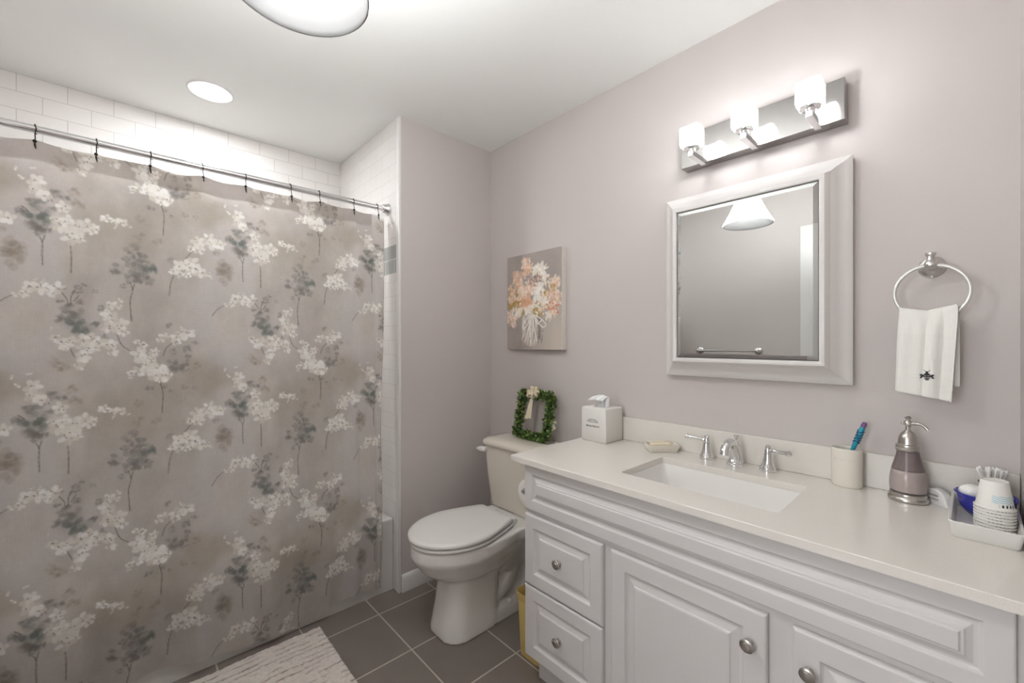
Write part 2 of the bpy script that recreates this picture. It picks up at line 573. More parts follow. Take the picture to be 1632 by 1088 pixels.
bm = NB(); box(bm, XB, -.022, YP - .0102, YP, 1.64, 1.79); struct('trim_1', bm, M['accent'])
# bullnose strip on the outer corner of the stub wall
bm = NB(); box(bm, -.026, .004, YP - .013, YP + .003, 0, CEIL); struct('trim_2', bm, M['trim'], bevel=.004)
def baseboard(name, pts_fn):
    bm = NB(); pts_fn(bm); struct(name, bm, M['trim'], bevel=.003)
def bb_y(bm, x, y0, y1, s):
    prof = [(0, 0), (.014, 0), (.014, .068), (.011, .078), (.006, .088), (0, .092)]
    loft(bm, [[(x + s * d, y, z) for d, z in prof] for y in (y0, y1)])
def bb_x(bm, x0, x1, y, s):
    prof = [(0, 0), (.014, 0), (.014, .068), (.011, .078), (.006, .088), (0, .092)]
    loft(bm, [[(x, y + s * d, z) for d, z in prof] for x in (x0, x1)])
baseboard('baseboard_left', lambda b: bb_y(b, 0, YP + .003, 0, 1))
baseboard('baseboard_back', lambda b: bb_x(b, .014, .845, 0, -1))
baseboard('baseboard_right', lambda b: bb_y(b, XR, YF, -.56, -1))
baseboard('baseboard_front', lambda b: bb_x(b, -.05, 1.13, YF, 1))
# door behind the camera (seen in the mirror)
bm = NB()
U = [(DX0 - .09, 0), (DX0 - .09, 2.125), (DX1 + .085, 2.125), (DX1 + .085, 0), (DX1, 0), (DX1, 2.035), (DX0, 2.035), (DX0, 0)]
loft(bm, [[(x, y, z) for x, z in U] for y in (YF, YF + .02)])
struct('trim_3', bm, M['trim'], bevel=.004)
bm = NB()
U = [(DX0, 0), (DX0, 2.035), (DX1, 2.035), (DX1, 0), (DX1 - .018, 0), (DX1 - .018, 2.017), (DX0 + .018, 2.017), (DX0 + .018, 0)]
loft(bm, [[(x, y, z) for x, z in U] for y in (YF - .11, YF + .004)])
struct('trim_4', bm, M['trim'])
# ------------------------------------------------------------------ bathtub
def egg(hw, yf, yw, yb, z, bw=None, n=48, pf=1.0, pb=0.75, cx=0.0):
    """egg outline: front tip at yf, widest at yw, back at yb (back width bw)"""
    out = []
    for i in range(n):
        a = 2 * PI * i / n
        s, c = math.sin(a), math.cos(a)
        if c >= 0:
            x = hw * math.copysign(abs(s) ** pf, s)
            y = yw + (yf - yw) * c ** pf
        else:
            x = hw * math.copysign(abs(s) ** pb, s)
            y = yw + (yb - yw) * (-c) ** pb
            if bw is not None:
                x *= 1 - (1 - bw / hw) * ((y - yw) / (yb - yw)) ** 1.4
        out.append((cx + x, y, z))
    return out

TX0, TX1, TY0, TY1, TZ = XB + .002, -.058, YF + .002, YP - .012, .37
t = thing('bathtub', 'white alcove bathtub behind the floral shower curtain', 'bathtub', (-.43, -1.38, 0))
bm = NB()
L = lambda x0, x1, y0, y1, z, r: [(p[0] + .43, p[1] + 1.38, p[2]) for p in rrect(x0, x1, y0, y1, z, r, 6)]
rings = [L(TX0, TX1, TY0, TY1, 0, .004), L(TX0, TX1, TY0, TY1, .05, .004), L(TX0, TX1 + .0, TY0, TY1, TZ - .03, .006),
         L(TX0, TX1 + .004, TY0, TY1, TZ - .016, .008), L(TX0, TX1 + .002, TY0, TY1, TZ - .004, .012), L(TX0 + .004, TX1 - .006, TY0 + .004, TY1 - .004, TZ, .014),
         L(TX0 + .05, TX1 - .075, TY0 + .07, TY1 - .07, TZ, .09), L(TX0 + .06, TX1 - .085, TY0 + .08, TY1 - .08, TZ - .012, .09),
         L(TX0 + .09, TX1 - .11, TY0 + .15, TY1 - .12, .12, .12), L(TX0 + .16, TX1 - .18, TY0 + .25, TY1 - .2, .07, .1)]
loft(bm, rings)
finish('shell', bm, M['tub'], t, angle=50)
bm = NB(); lathe(bm, [(.02, 0), (.02, .004), (.012, .006)], 16, Matrix.Translation((0, .5, .071)))
finish('drain', bm, M['chrome'], t)

# ------------------------------------------------------------------ shower rod, hooks, curtain
RODX, RODZ = -.115, 1.986
t = thing('shower_rod', 'long chrome shower curtain rod across the tub alcove', 'curtain rod', (RODX, -1.38, RODZ))
bm = NB(); tube(bm, [(0, y, 0) for y in (YF + 1.381, -.2, 0, .2, TY1 + 1.38 - .004)], .0125, 20); finish('rod', bm, M['chrome'], t)
bm = NB(); tube(bm, [(0, y, 0) for y in (.1, .3, TY1 + 1.38 - .03)], .0138, 20); finish('sleeve', bm, M['chrome'], t)
for y, s in ((TY1 + 1.38, -1), (YF + 1.38, 1)):
    bm = NB(); lathe(bm, [(.030, 0), (.031, .006), (.028, .012), (.024, .016), (.022, .030), (.019, .034), (.0135, .036)], 28, frame_at((0, y + (.0015 if s < 0 else 0), 0), (0, s, 0)))
    finish('flange', bm, M['chrome'], t)

HOOKY = [-1.855, -1.71, -1.564, -1.409, -1.257, -1.085, -.96, -.795, -.673]
HNAME = ['ninth', 'eighth', 'seventh', 'sixth', 'fifth', 'fourth', 'third', 'second', 'first']
CTOP = 1.944
def make_hook(y, lab):
    t = thing('curtain_hook', lab, 'curtain hook', (RODX, y, RODZ), 0, 'black curtain hooks along the shower rod')
    bm = NB()
    pts = [(-.012, 0, -.012)]
    for k in range(9):
        a = math.radians(200 - k * 27)
        pts.append((.0155 * math.cos(a), .002 * math.sin(k), .0155 * math.sin(a)))
    pts += [(.017, 0, -.02), (.022, .001, -.038), (.026, 0, -.052), (.02, 0, -.062)]
    tube(bm, spline(pts, 4), .0016, 8)
    finish('wire', bm, M['black'], t)
    bm = NB(); sphere(bm, (.024, 0, -.047), .0052, 12, 8); finish('bead', bm, M['black'], t)
    bm = NB(); tube(bm, [(.025, 0, -.051), (.026, 0.001, -.062), (.025, .003, -.074)], [.0022, .0028, .0012], 8); finish('finial', bm, M['black'], t)
    return t
for i, (y, nm) in enumerate(zip(HOOKY, HNAME)):
    lab = 'black curtain hook on the rod, %s from the wall end' % nm
    if i == 0:
        hk = make_hook(y, lab)
    else:
        h = dup(hk, lab); h.location.y = y; h.rotation_euler.z = random.uniform(-.25, .25)

# --- the printed pattern of the curtain, painted once as a repeat of 0.56 x 0.667 m (positions in mm)
WHITE = [(-1849, 1807, 23.5), (-1849, 1777, 21.4), (-1833, 1762, 19.4), (-1896, 1839, 7.5), (-1883, 1813, 9.3), (-1858, 1847, 7.7), (-1790, 1732, 22.0), (-1799, 1695, 19.7), (-1796, 1669, 24.1), (-1775, 1687, 24.4), (-1763, 1658, 26.8), (-1769, 1635, 26.7), (-1760, 1676, 22.3), (-1735, 1690, 22.6), (-1722, 1670, 18.2), (-1817, 1692, 7.0), (-1686, 1718, 16.6), (-1662, 1709, 15.0), (-1642, 1708, 15.1), (-1662, 1688, 6.1), (-1622, 1695, 4.8), (-1712, 1681, 12.8), (-1750, 1633, 15.7), (-1428, 1674, 25.5), (-1420, 1645, 19.5), (-1391, 1696, 22.2), (-1380, 1676, 26.0), (-1350, 1675, 20.0), (-1483, 1577, 21.4), (-1501, 1551, 12.9), (-1483, 1544, 16.6), (-1459, 1580, 25.2), (-1445, 1593, 22.9), (-1435, 1570, 23.0), (-1416, 1554, 22.0), (-1396, 1551, 13.5), (-1459, 1544, 15.6), (-1383, 1540, 9.3), (-1445, 1645, 13.3), (-1334, 1431, 9.5), (-1313, 1436, 14.0), (-1299, 1459, 19.2), (-1277, 1457, 21.9), (-1241, 1460, 22.2), (-1252, 1439, 13.0), (-1272, 1480, 9.0), (-1288, 1485, 5.8), (-1669, 1410, 18.6), (-1648, 1428, 10.3), (-1648, 1406, 10.3), (-1676, 1377, 24.2), (-1666, 1354, 18.7), (-1645, 1345, 22.6), (-1676, 1331, 20.4), (-1652, 1326, 20.7), (-1638, 1317, 17.0), (-1802, 1295, 14.9), (-1781, 1275, 21.2), (-1768, 1284, 19.6), (-1738, 1288, 23.5), (-1719, 1293, 20.0), (-1699, 1284, 20.2), (-1735, 1261, 23.5), (-1715, 1261, 20.1), (-1672, 1275, 20.5), (-1666, 1251, 18.7), (-1738, 1230, 23.5), (-1747, 1199, 15.3), (-1777, 1257, 9.7), (-1813, 1327, 5.7), (-1603, 1284, 10.6), (-1585, 1270, 14.5), (-1595, 1241, 26.5), (-1551, 1245, 15.7), (-1581, 1212, 29.1), (-1562, 1226, 21.5), (-1595, 1178, 21.2), (-1574, 1172, 17.5), (-1617, 1172, 12.4), (-1544, 1181, 29.6), (-1528, 1160, 29.7), (-1551, 1157, 21.6), (-1509, 1159, 11.0), (-1619, 1155, 6.2), (-1538, 1141, 12.8), (-1528, 1299, 18.8), (-1486, 1305, 22.2), (-1457, 1313, 24.5), (-1474, 1335, 8.1), (-1544, 1289, 8.9), (-1490, 1284, 17.1)]
GREY = [(-1841, 1730, 28.3, 1), (-1849, 1694, 29.9, 2), (-1829, 1689, 25.9, 2), (-1841, 1661, 25.8, 1), (-1852, 1655, 19.2, 0), (-1802, 1773, 20.1, 0), (-1787, 1766, 14.1, 0), (-1820, 1717, 18.2, 0), (-1858, 1739, 16.2, 0), (-1823, 1651, 16.5, 0), (-1887, 1705, 13.4, 0), (-1869, 1662, 15.2, 3), (-1841, 1644, 18.0, 0), (-1615, 1615, 24.8, 0), (-1635, 1579, 15.1, 0), (-1588, 1593, 22.2, 1), (-1610, 1571, 27.8, 0), (-1592, 1563, 31.8, 0), (-1574, 1556, 27.2, 1), (-1559, 1548, 19.6, 2), (-1595, 1539, 30.8, 1), (-1652, 1542, 23.5, 0), (-1664, 1531, 13.1, 0), (-1613, 1513, 24.8, 0), (-1603, 1504, 22.1, 0), (-1570, 1508, 20.5, 0), (-1628, 1497, 8.5, 0), (-1638, 1482, 11.8, 0), (-1592, 1665, 22.2, 4), (-1595, 1731, 17.3, 4), (-1544, 1656, 17.7, 4), (-1763, 1787, 20.1, 4), (-1754, 1751, 17.9, 4), (-1891, 1585, 25.1, 3), (-1907, 1566, 20.8, 3), (-1778, 1863, 17.7, 4), (-1790, 1464, 12.3, 0), (-1799, 1459, 7.9, 0), (-1754, 1468, 12.5, 0), (-1747, 1455, 11.2, 0), (-1760, 1449, 9.8, 0), (-1793, 1420, 11.0, 0), (-1750, 1419, 14.4, 0), (-1738, 1478, 7.2, 0), (-1775, 1395, 20.4, 0), (-1757, 1387, 25.0, 3), (-1775, 1368, 24.8, 0), (-1754, 1356, 29.6, 1), (-1787, 1354, 18.5, 0), (-1763, 1333, 25.0, 2), (-1744, 1333, 29.7, 2), (-1722, 1334, 20.9, 1), (-1747, 1311, 12.6, 1), (-1706, 1348, 12.8, 0), (-1696, 1399, 12.9, 0), (-1712, 1458, 10.0, 3), (-1689, 1298, 12.9, 0), (-1802, 1214, 18.4, 4), (-1793, 1196, 12.3, 4), (-1457, 1259, 16.3, 0), (-1433, 1279, 11.4, 0), (-1497, 1244, 16.1, 3), (-1453, 1228, 11.3, 0), (-1493, 1194, 28.2, 0), (-1482, 1183, 23.3, 0), (-1461, 1203, 16.3, 0), (-1429, 1191, 18.6, 4), (-1509, 1349, 10.0, 0), (-1517, 1339, 8.0, 0), (-1574, 1114, 10.7, 0), (-1559, 1113, 6.9, 0), (-1521, 1115, 9.0, 0), (-1505, 1094, 9.0, 0), (-1466, 1111, 14.3, 3), (-1433, 1104, 10.3, 3), (-1323, 1698, 12.7, 0), (-1365, 1638, 14.3, 4), (-1339, 1582, 37.7, 4), (-1339, 1550, 37.7, 4), (-1506, 1597, 16.4, 3)]
STEMS = [[(-1881, 1719), (-1873, 1712), (-1865, 1703)], [(-1830, 1773), (-1820, 1760), (-1813, 1745)], [(-1841, 1625), (-1835, 1606), (-1835, 1567), (-1833, 1531)], [(-1829, 1633), (-1835, 1606)], [(-1781, 1646), (-1772, 1616), (-1769, 1568), (-1769, 1512)], [(-1750, 1658), (-1738, 1672)], [(-1622, 1498), (-1615, 1466), (-1621, 1427), (-1617, 1356)], [(-1610, 1490), (-1615, 1466)], [(-1667, 1387), (-1659, 1350), (-1655, 1312), (-1642, 1272), (-1619, 1250)], [(-1774, 1404), (-1778, 1426), (-1792, 1449)], [(-1769, 1406), (-1768, 1435), (-1760, 1458)], [(-1763, 1418), (-1750, 1441)], [(-1771, 1266), (-1758, 1230)], [(-1528, 1230), (-1519, 1259), (-1501, 1279)], [(-1536, 1131), (-1528, 1091), (-1530, 1017)], [(-1470, 1168), (-1449, 1179)], [(-1440, 1639), (-1454, 1619), (-1473, 1591)], [(-1492, 1552), (-1506, 1509), (-1511, 1456)], [(-1380, 1385), (-1360, 1414), (-1334, 1434)], [(-1263, 1458), (-1252, 1449), (-1250, 1430)]]
TU, TV, PX = .560, .6675, .0011
TW, TH = int(round(TU / PX)), int(round(TV / PX))

def vnoise(shape, cells, seed, octaves=4):
    """tileable value noise in 0..1"""
    r = np.random.default_rng(seed)
    H, W = shape
    out = np.zeros(shape); amp = 1; tot = 0
    for o in range(octaves):
        cy, cx = cells[0] * 2 ** o, cells[1] * 2 ** o
        g = r.random((cy, cx))
        yy = np.arange(H) * cy / H; xx = np.arange(W) * cx / W
        y0 = yy.astype(int); x0 = xx.astype(int)
        fy = (yy - y0); fx = (xx - x0)
        fy = fy * fy * (3 - 2 * fy); fx = fx * fx * (3 - 2 * fx)
        y1 = (y0 + 1) % cy; x1 = (x0 + 1) % cx
        a = g[np.ix_(y0, x0)]; b = g[np.ix_(y0, x1)]; c = g[np.ix_(y1, x0)]; d = g[np.ix_(y1, x1)]
        v = (a * (1 - fx) + b * fx) * (1 - fy)[:, None] + (c * (1 - fx) + d * fx) * fy[:, None]
        out += amp * v; tot += amp; amp *= .55
    return out / tot

class Paint:
    def __init__(s, W, H, px, base, wrap=True, seed=3):
        s.W, s.H, s.px, s.wrap = W, H, px, wrap
        s.a = np.empty((H, W, 3)); s.a[:] = base
        s.n = vnoise((H, W), (max(6, H // 18), max(6, W // 18)), seed, 3)
    def blob(s, u, v, ru, rv, ang, col, alpha, soft=.3, rough=.35):
        """soft edged ellipse, u right, v up, metres"""
        R = max(ru, rv) * 1.5 + s.px * 2
        i0, i1 = int(math.floor((v - R) / s.px)), int(math.ceil((v + R) / s.px))
        j0, j1 = int(math.floor((u - R) / s.px)), int(math.ceil((u + R) / s.px))
        ii, jj = np.arange(i0, i1 + 1), np.arange(j0, j1 + 1)
        V, U = np.meshgrid(ii * s.px - v, jj * s.px - u, indexing='ij')
        ca, sa = math.cos(ang), math.sin(ang)
        q = np.sqrt(((U * ca + V * sa) / ru) ** 2 + ((V * ca - U * sa) / rv) ** 2)
        if s.wrap:
            ii, jj = ii % s.H, jj % s.W
        else:
            ki, kj = (ii >= 0) & (ii < s.H), (jj >= 0) & (jj < s.W)
            ii, jj = ii[ki], jj[kj]; q = q[np.ix_(ki, kj)]
            if not len(ii) or not len(jj): return
        ix = np.ix_(ii, jj)
        q = q + (s.n[ix] - .5) * rough * 2
        m = np.clip((1 - q) / soft, 0, 1)
        m = (m * m * (3 - 2 * m) * alpha)[..., None]
        s.a[ix] = s.a[ix] * (1 - m) + np.array(col) * m
    def line(s, pts, wd, col, alpha=.8):
        P = [(p[0], p[1], 0) for p in pts]
        sp = spline(P, 12) if len(P) > 1 else []
        tot = len(sp)
        for i in range(tot - 1):
            a, b = sp[i], sp[i + 1]
            k = max(1, int((b - a).length / (s.px * .9)))
            for q in range(k):
                p = a.lerp(b, q / k)
                f = .8 + .3 * abs(math.sin(i * .7))
                s.blob(p.x, p.y, wd * f, wd * f, 0, col, alpha * .7, .8, .1)

def lin(r, g, b):
    return np.array(srgb(r, g, b))
CB = lin(205, 198, 192)
P = Paint(TW, TH, PX, CB)
n1 = vnoise((TH, TW), (3, 3), 21, 5)[..., None]; n2 = vnoise((TH, TW), (6, 9), 22, 4)[..., None]; n3 = vnoise((TH, TW), (4, 3), 25, 4)[..., None]
P.a = P.a * (1 + (n1 - .5) * .42) * (1 + (n2 - .5) * .30)
k = np.clip((n3 - .5) * 3, 0, 1); P.a = P.a * (1 - k) + lin(184, 175, 162) * k
k = np.clip((n1 - .56) * 4, 0, .7); P.a = P.a * (1 - k) + lin(209, 203, 202) * k
R = random.Random(5)
GC = [(lin(146, 140, 136), .62), (lin(140, 141, 136), .7), (lin(134, 139, 133), .75), (lin(160, 151, 144), .5), (lin(164, 151, 134), .42)]
def u0(x): return x / 1000
for (x, y, r, kd) in GREY:
    x, y, r = x / 1000, y / 1000, r / 1000 * 1.13
    col, al = GC[kd]
    P.blob(x, y, r * 1.05, r * .95, 0, col, al * .30, .8, .5)
    for j in range(7):
        a = R.random() * 2 * PI; d = r * R.uniform(.25, .7)
        q = R.uniform(.82, 1.12)
        P.blob(x + d * math.cos(a), y + d * math.sin(a), r * R.uniform(.3, .5), r * R.uniform(.22, .36), R.random() * 3, col * q, al * R.uniform(.45, .8), .35, .35)
    for j in range(3):
        a = R.random() * 2 * PI; d = r * R.uniform(.1, .6)
        P.blob(x + d * math.cos(a), y + d * math.sin(a), r * .18, r * .06, a, col * .72, al * .5, .6, .2)
for pts in STEMS:
    P.line([(p[0] / 1000, p[1] / 1000) for p in pts], .0019, lin(88, 78, 72), .95)
WC = [lin(246, 243, 238), lin(240, 236, 229), lin(251, 249, 246), lin(230, 223, 214)]
dots = []
for (x, y, r) in WHITE:
    x, y, r = x / 1000, y / 1000, r / 1000 * 1.04
    P.blob(x, y, r, r, 0, WC[3], .45, .8, .5)
    np_ = 5 if r > .011 else 2
    a0 = R.random() * 6
    for j in range(np_):
        a = a0 + 2 * PI * j / np_ + R.uniform(-.3, .3)
        d = r * R.uniform(.45, .62)
        P.blob(x + d * math.cos(a), y + d * math.sin(a), r * R.uniform(.42, .58), r * R.uniform(.30, .42), a, R.choice(WC), R.uniform(.65, .97), .3, .25)
    if r > .011:
        for j in range(2):
            a = R.random() * 6
            P.blob(x + r * .5 * math.cos(a), y + r * .5 * math.sin(a), r * .3, r * .05, a + .4, lin(196, 186, 172), .5, .6, .2)
        for j in range(R.choice((1, 1, 2, 3))):
            dots.append((x + r * R.uniform(-.4, .4), y + r * R.uniform(-.4, .4)))
for (x, y) in dots:
    P.blob(x, y, .0032, .0026, R.random() * 3, lin(78, 70, 66), .85, .7, .2)
    if R.random() < .45:
        a = R.random() * 6
        P.line([(x, y), (x + .008 * math.cos(a), y + .008 * math.sin(a))], .0008, lin(96, 86, 80), .7)

P.a = (P.a + np.roll(P.a, 1, 0) + np.roll(P.a, 1, 1) + np.roll(np.roll(P.a, 1, 0), 1, 1)) / 4
def print_color(U, V):
    """bilinear lookup of the repeat; arrays of metres"""
    x = (U / PX) % TW; y = (V / PX) % TH
    x0 = np.floor(x).astype(int); y0 = np.floor(y).astype(int)
    fx = (x - x0)[:, None]; fy = (y - y0)[:, None]
    x0 %= TW; y0 %= TH
    x1, y1 = (x0 + 1) % TW, (y0 + 1) % TH
    a = P.a
    return (a[y0, x0] * (1 - fx) + a[y0, x1] * fx) * (1 - fy) + (a[y1, x0] * (1 - fx) + a[y1, x1] * fx) * fy

def grid_mesh(name, co, nu, nv, m, parent=None, color=None):
    """quad sheet from an array of (nv, nu) points; color is linear rgb per point"""
    me = bpy.data.meshes.new(name)
    idx = np.arange(nu * nv).reshape(nv, nu)
    q = np.stack([idx[:-1, :-1], idx[:-1, 1:], idx[1:, 1:], idx[1:, :-1]], -1).reshape(-1, 4)
    me.vertices.add(nu * nv); me.vertices.foreach_set('co', co.reshape(-1).astype(np.float32))
    me.loops.add(q.size); me.loops.foreach_set('vertex_index', q.reshape(-1).astype(np.int32))
    me.polygons.add(len(q)); me.polygons.foreach_set('loop_start', np.arange(0, q.size, 4, dtype=np.int32))
    me.update(calc_edges=True)
    me.polygons.foreach_set('use_smooth', np.ones(len(q), dtype=bool))
    if color is not None:
        at = me.color_attributes.new('Print', 'FLOAT_COLOR', 'POINT')
        c = np.ones((nu * nv, 4), np.float32); c[:, :3] = color
        at.data.foreach_set('color', c.reshape(-1))
    me.materials.append(m)
    o = bpy.data.objects.new(name, me)
    S.collection.objects.link(o)
    if parent: o.parent = parent
    return o

# --- curtain sheet: (s across, t down)
YE = -.708                                   # visible right edge, where the cloth turns back
def curtain_x(Y, z):
    """distance of the cloth from the stub wall plane"""
    h = np.clip((CTOP - z) / (CTOP - .42), 0, 1)
    base = -.096 + .066 * h ** .8
    amp = .013 + .010 * h
    w = (np.sin(Y * 2 * PI / .235 + .6 + .3 * h) * .6 + np.sin(Y * 2 * PI / .118 + 1.1) * .28 * (1 - .3 * h) + np.sin(Y * 2 * PI / .41 + 2.4 - .5 * h) * .55)
    sharp = np.zeros_like(Y)
    for yc, wd, am in ((-.94, .045, .016), (-.80, .030, .011), (-1.14, .055, .012), (-1.40, .06, .015), (-1.58, .05, .010), (-1.76, .06, .018)):
        d = (Y - yc - .015 * h) / wd
        sharp += am * (-d) * np.exp(-d * d)
    low = np.clip((.45 - z) / .4, 0, 1)
    return base + amp * w * (1 - .45 * low) * .8 + sharp * (.8 + .7 * h) + .004 * low
def hem_z(Y):
    return np.interp(Y, [-2.14, -1.85, -1.56, -1.34, -1.15, -1.02, -.985, -.945, -.85, -.72, -.6], [.10, .10, .085, .045, .032, .016, .022, .062, .072, .052, .05]) + .003 * np.sin(Y * 31)
def top_z(Y):
    """scallops between the hooks"""
    hy = np.array([-2.13, -2.0] + HOOKY + [-.62])
    i = np.clip(np.searchsorted(hy, Y) - 1, 0, len(hy) - 2)
    f = np.clip((Y - hy[i]) / (hy[i + 1] - hy[i]), 0, 1)
    return CTOP - .009 * np.sin(PI * f) * np.minimum(1, (hy[i + 1] - hy[i]) / .14)
NU, NV = 575, 700
ys = np.concatenate([np.linspace(-2.135, YE, 545), np.full(30, YE)])
fold = np.concatenate([np.zeros(545), np.linspace(0, 1, 31)[1:]])
tt = np.linspace(0, 1, NV)
Yg, Tg = np.meshgrid(ys, tt); Fg, _ = np.meshgrid(fold, tt)
Zg = top_z(Yg) * (1 - Tg) + hem_z(Yg) * Tg
Xg = curtain_x(Yg, Zg)
wf = (.040 - .022 * np.clip(Tg * 1.2, 0, 1))          # width of the folded back edge
Yf = Yg + Fg * (.085 - .055 * Tg) + .004 * np.sin(Fg * PI) - .012 * Tg + .010 * np.sin(np.clip((Tg - .35) * 2.5, 0, 1) * PI) * -1 * Fg
Xf = Xg - Fg * wf - .006 * np.sin(Fg * PI * 2)
Xf = np.where(Zg < .40, np.maximum(Xf, -.050), Xf)
Uc = Yg + Fg * .06
col = print_color(Uc.reshape(-1), Zg.reshape(-1))
t = thing('shower_curtain', 'grey floral printed fabric shower curtain hanging in front of the tub', 'shower curtain', (-.05, -1.38, 1.0))
off = np.array([.05, 1.38, -1.0])
grid_mesh('curtain_fabric', np.stack([Xf, Yf, Zg], -1) + off, NU, NV, M['linen'], t, col)
# the doubled hem along the top, a second layer of the same cloth behind the first
nv = 16
tz = np.linspace(0, 1, nv)
Yh, Th = np.meshgrid(ys[:545:3], tz)
Zh = top_z(Yh) - Th * .062
Xh = curtain_x(Yh, Zh) - .003
grid_mesh('top_hem', np.stack([Xh, Yh, Zh], -1) + off, Yh.shape[1], nv, M['linen'], t, np.tile(CB * .95, (Yh.size, 1)))
hm = bpy.context.scene.objects['top_hem']
hm['label'] = 'doubled top hem of the curtain'
# liner
yl = np.linspace(-2.13, -.64, 150); zl = np.linspace(0, 1, 40)
Yl, Tl = np.meshgrid(yl, zl)
Zl = (top_z(Yl) + .007) * (1 - Tl) + .30 * Tl
Xl = -.132 + .006 * np.sin(Yl * 2 * PI / .15) - .055 * np.clip((.5 - Zl) / .1, 0, 1)
lo = grid_mesh('curtain_liner', np.stack([Xl, Yl, Zl], -1) + off, 150, 40, M['liner'])
lo.location = (-.05, -1.38, 1.0)
tag(lo, 'white vinyl liner edge showing above the floral curtain', 'curtain liner')

# ------------------------------------------------------------------ recessed can light
t = thing('recessed_light', 'round recessed downlight in the ceiling above the tub', 'ceiling light', (-.396, -1.346, CEIL))
bm = NB()
prof = [(.062, .0), (.064, -.003), (.084, -.006), (.090, -.002), (.090, 0.0)]
lathe(bm, prof, 40, None, False, False); finish('trim_ring', bm, M['trim'], t)
bm = NB(); lathe(bm, [(.061, -.001), (.055, -.004), (.03, -.006), (.003, -.0065)], 32); finish('lens', bm, M['canlens'], t)

# ------------------------------------------------------------------ ceiling lamp
LX, LY, LZ = 1.040, -1.372, 2.012
t = thing('ceiling_lamp', 'white conical alabaster glass lamp hanging from the ceiling', 'ceiling lamp', (LX, LY, LZ))
bm = NB()
lathe(bm, [(.1385, -.001), (.1395, .003), (.136, .010), (.10, .076), (.066, .151), (.050, .183), (.044, .187)], 64, None, False, False)
finish('glass_shade', bm, M['shade'], t, angle=60)
bm = NB(); lathe(bm, [(.1385, -.001), (.1370, -.0025), (.1350, -.001), (.1325, .009), (.097, .074), (.063, .148), (.047, .179), (.041, .184), (.012, .186)], 64, None, False, True)  # dark inner layer, added so the lit shade looks dimmer from below
finish('shade_lining', bm, M['lining'], t, angle=60)['label'] = 'dark layer added inside the lamp shade to dim it'
bm = NB(); lathe(bm, [(.0445, .178), (.03, .2), (.012, .21), (.008, .215), (.008, .395), (.055, .40), (.062, .405), (.062, .4149)], 28); finish('canopy', bm, M['satin'], t)
bm = NB(); lathe(bm, [(.015, .186), (.017, .168), (.014, .164)], 16); finish('socket', bm, M['trim'], t)
bm = NB(); lathe(bm, [(.012, .165), (.015, .155), (.024, .140), (.028, .122), (.024, .104), (.012, .095), (.002, .093)], 24); finish('bulb', bm, M['bulb'], t)

# ------------------------------------------------------------------ vanity light bar
t = thing('vanity_light', 'chrome mirror-finish light bar with three glass cube shades above the mirror cabinet', 'wall light', (1.47, 0, 2.012))
bm = NB(); box(bm, -.252, .252, -.05, 0, -.062, .064); finish('back_plate', bm, M['plate'], t, bevel=.0015)
CUBES = [-.165, .008, .187]
QY, QZ, CS = -.15, -.006, .033
for cx in CUBES:
    bm = NB()
    nr = 9
    rings = []
    for i in range(nr * 2 + 1):
        z = -CS + 2 * CS * i / (nr * 2)
        h = CS - (.0022 if i % 2 else 0)
        if i in (0, nr * 2): h -= .002
        rings.append(rrect(-h, h, -h, h, z, .006, 3))
    loft(bm, rings)
    c = finish('cube_shade', bm, M['cubeglow'], t, angle=20); c.location = (cx, QY, QZ + .004)
    c['label'] = 'lit ribbed glass cube'
    bm = NB(); lathe(bm, [(.006, -.022), (.010, -.016), (.013, -.006), (.013, .006), (.009, .014), (.002, .017)], 20); q = finish('bulb', bm, M['capsule'], t); q.location = (cx, QY, QZ + .002)
    bm = NB(); lathe(bm, [(.012, -.012), (.014, -.003), (.027, -.001), (.028, .0015)], 20); s = finish('socket', bm, M['chrome'], t); s.location = (cx, QY, QZ - CS - .0025)  # socket with a wide disc added to block the bulb's downward light
    bm = NB(); box(bm, -.009, .009, QY - .012, -.049, -.012, .006)
    a = finish('arm', bm, M['chrome'], t, bevel=.001); a.location = (cx, 0, QZ - CS - .020)

# ------------------------------------------------------------------ mirror cabinet
t = thing('mirror_cabinet', 'square mirror medicine cabinet with white moulded frame above the sink', 'mirror', (1.441, 0, 1.152))
W2, Hh = .296, .694
bm = NB()
prof = [(.003, 0), (.003, .014), (0, .018), (0, .026), (.004, .030), (.014, .034), (.030, .050), (.033, .055), (.046, .066), (.048, .070), (.054, .084), (.058, .089), (.064, .0905), (.070, .089), (.072, .086), (.072, .076)]
rings = [[(-W2 + i, -d, i), (W2 - i, -d, i), (W2 - i, -d, Hh - i), (-W2 + i, -d, Hh - i)] for i, d in prof]
loft(bm, rings, True, False)
finish('frame', bm, M['mirror_frame'], t, angle=25)
bm = NB(); box(bm, -W2 + .0725, W2 - .0725, -.076, -.070, .0725, Hh - .0725); finish('gasket', bm, M['dark'], t)
bm = NB()
g0 = .0745
rings = [[(-W2 + g0 + i, -d, g0 + i), (W2 - g0 - i, -d, g0 + i), (W2 - g0 - i, -d, Hh - g0 - i), (-W2 + g0 + i, -d, Hh - g0 - i)] for i, d in ((0, .0762), (0, .0815), (.0125, .0838))]
loft(bm, rings)
finish('mirror_glass', bm, M['mirror'], t, smooth=False)

# ------------------------------------------------------------------ towel bar on the opposite wall (in the mirror)
t = thing('towel_bar', 'chrome towel bar on the wall opposite the vanity, seen in the mirror', 'towel bar', (.633, YF, 1.215))
bm = NB(); tube(bm, [(-.235, .055, 0), (0, .055, 0), (.235, .055, 0)], .0075, 14); finish('bar', bm, M['satin'], t)
for sx in (-.225, .225):
    bm = NB(); lathe(bm, [(.028, 0), (.028, .005), (.022, .010), (.010, .014), (.010, .048), (.014, .05), (.014, .062), (.008, .066)], 20, frame_at((sx, 0, 0), (0, 1, 0)))
    finish('post', bm, M['satin'], t)

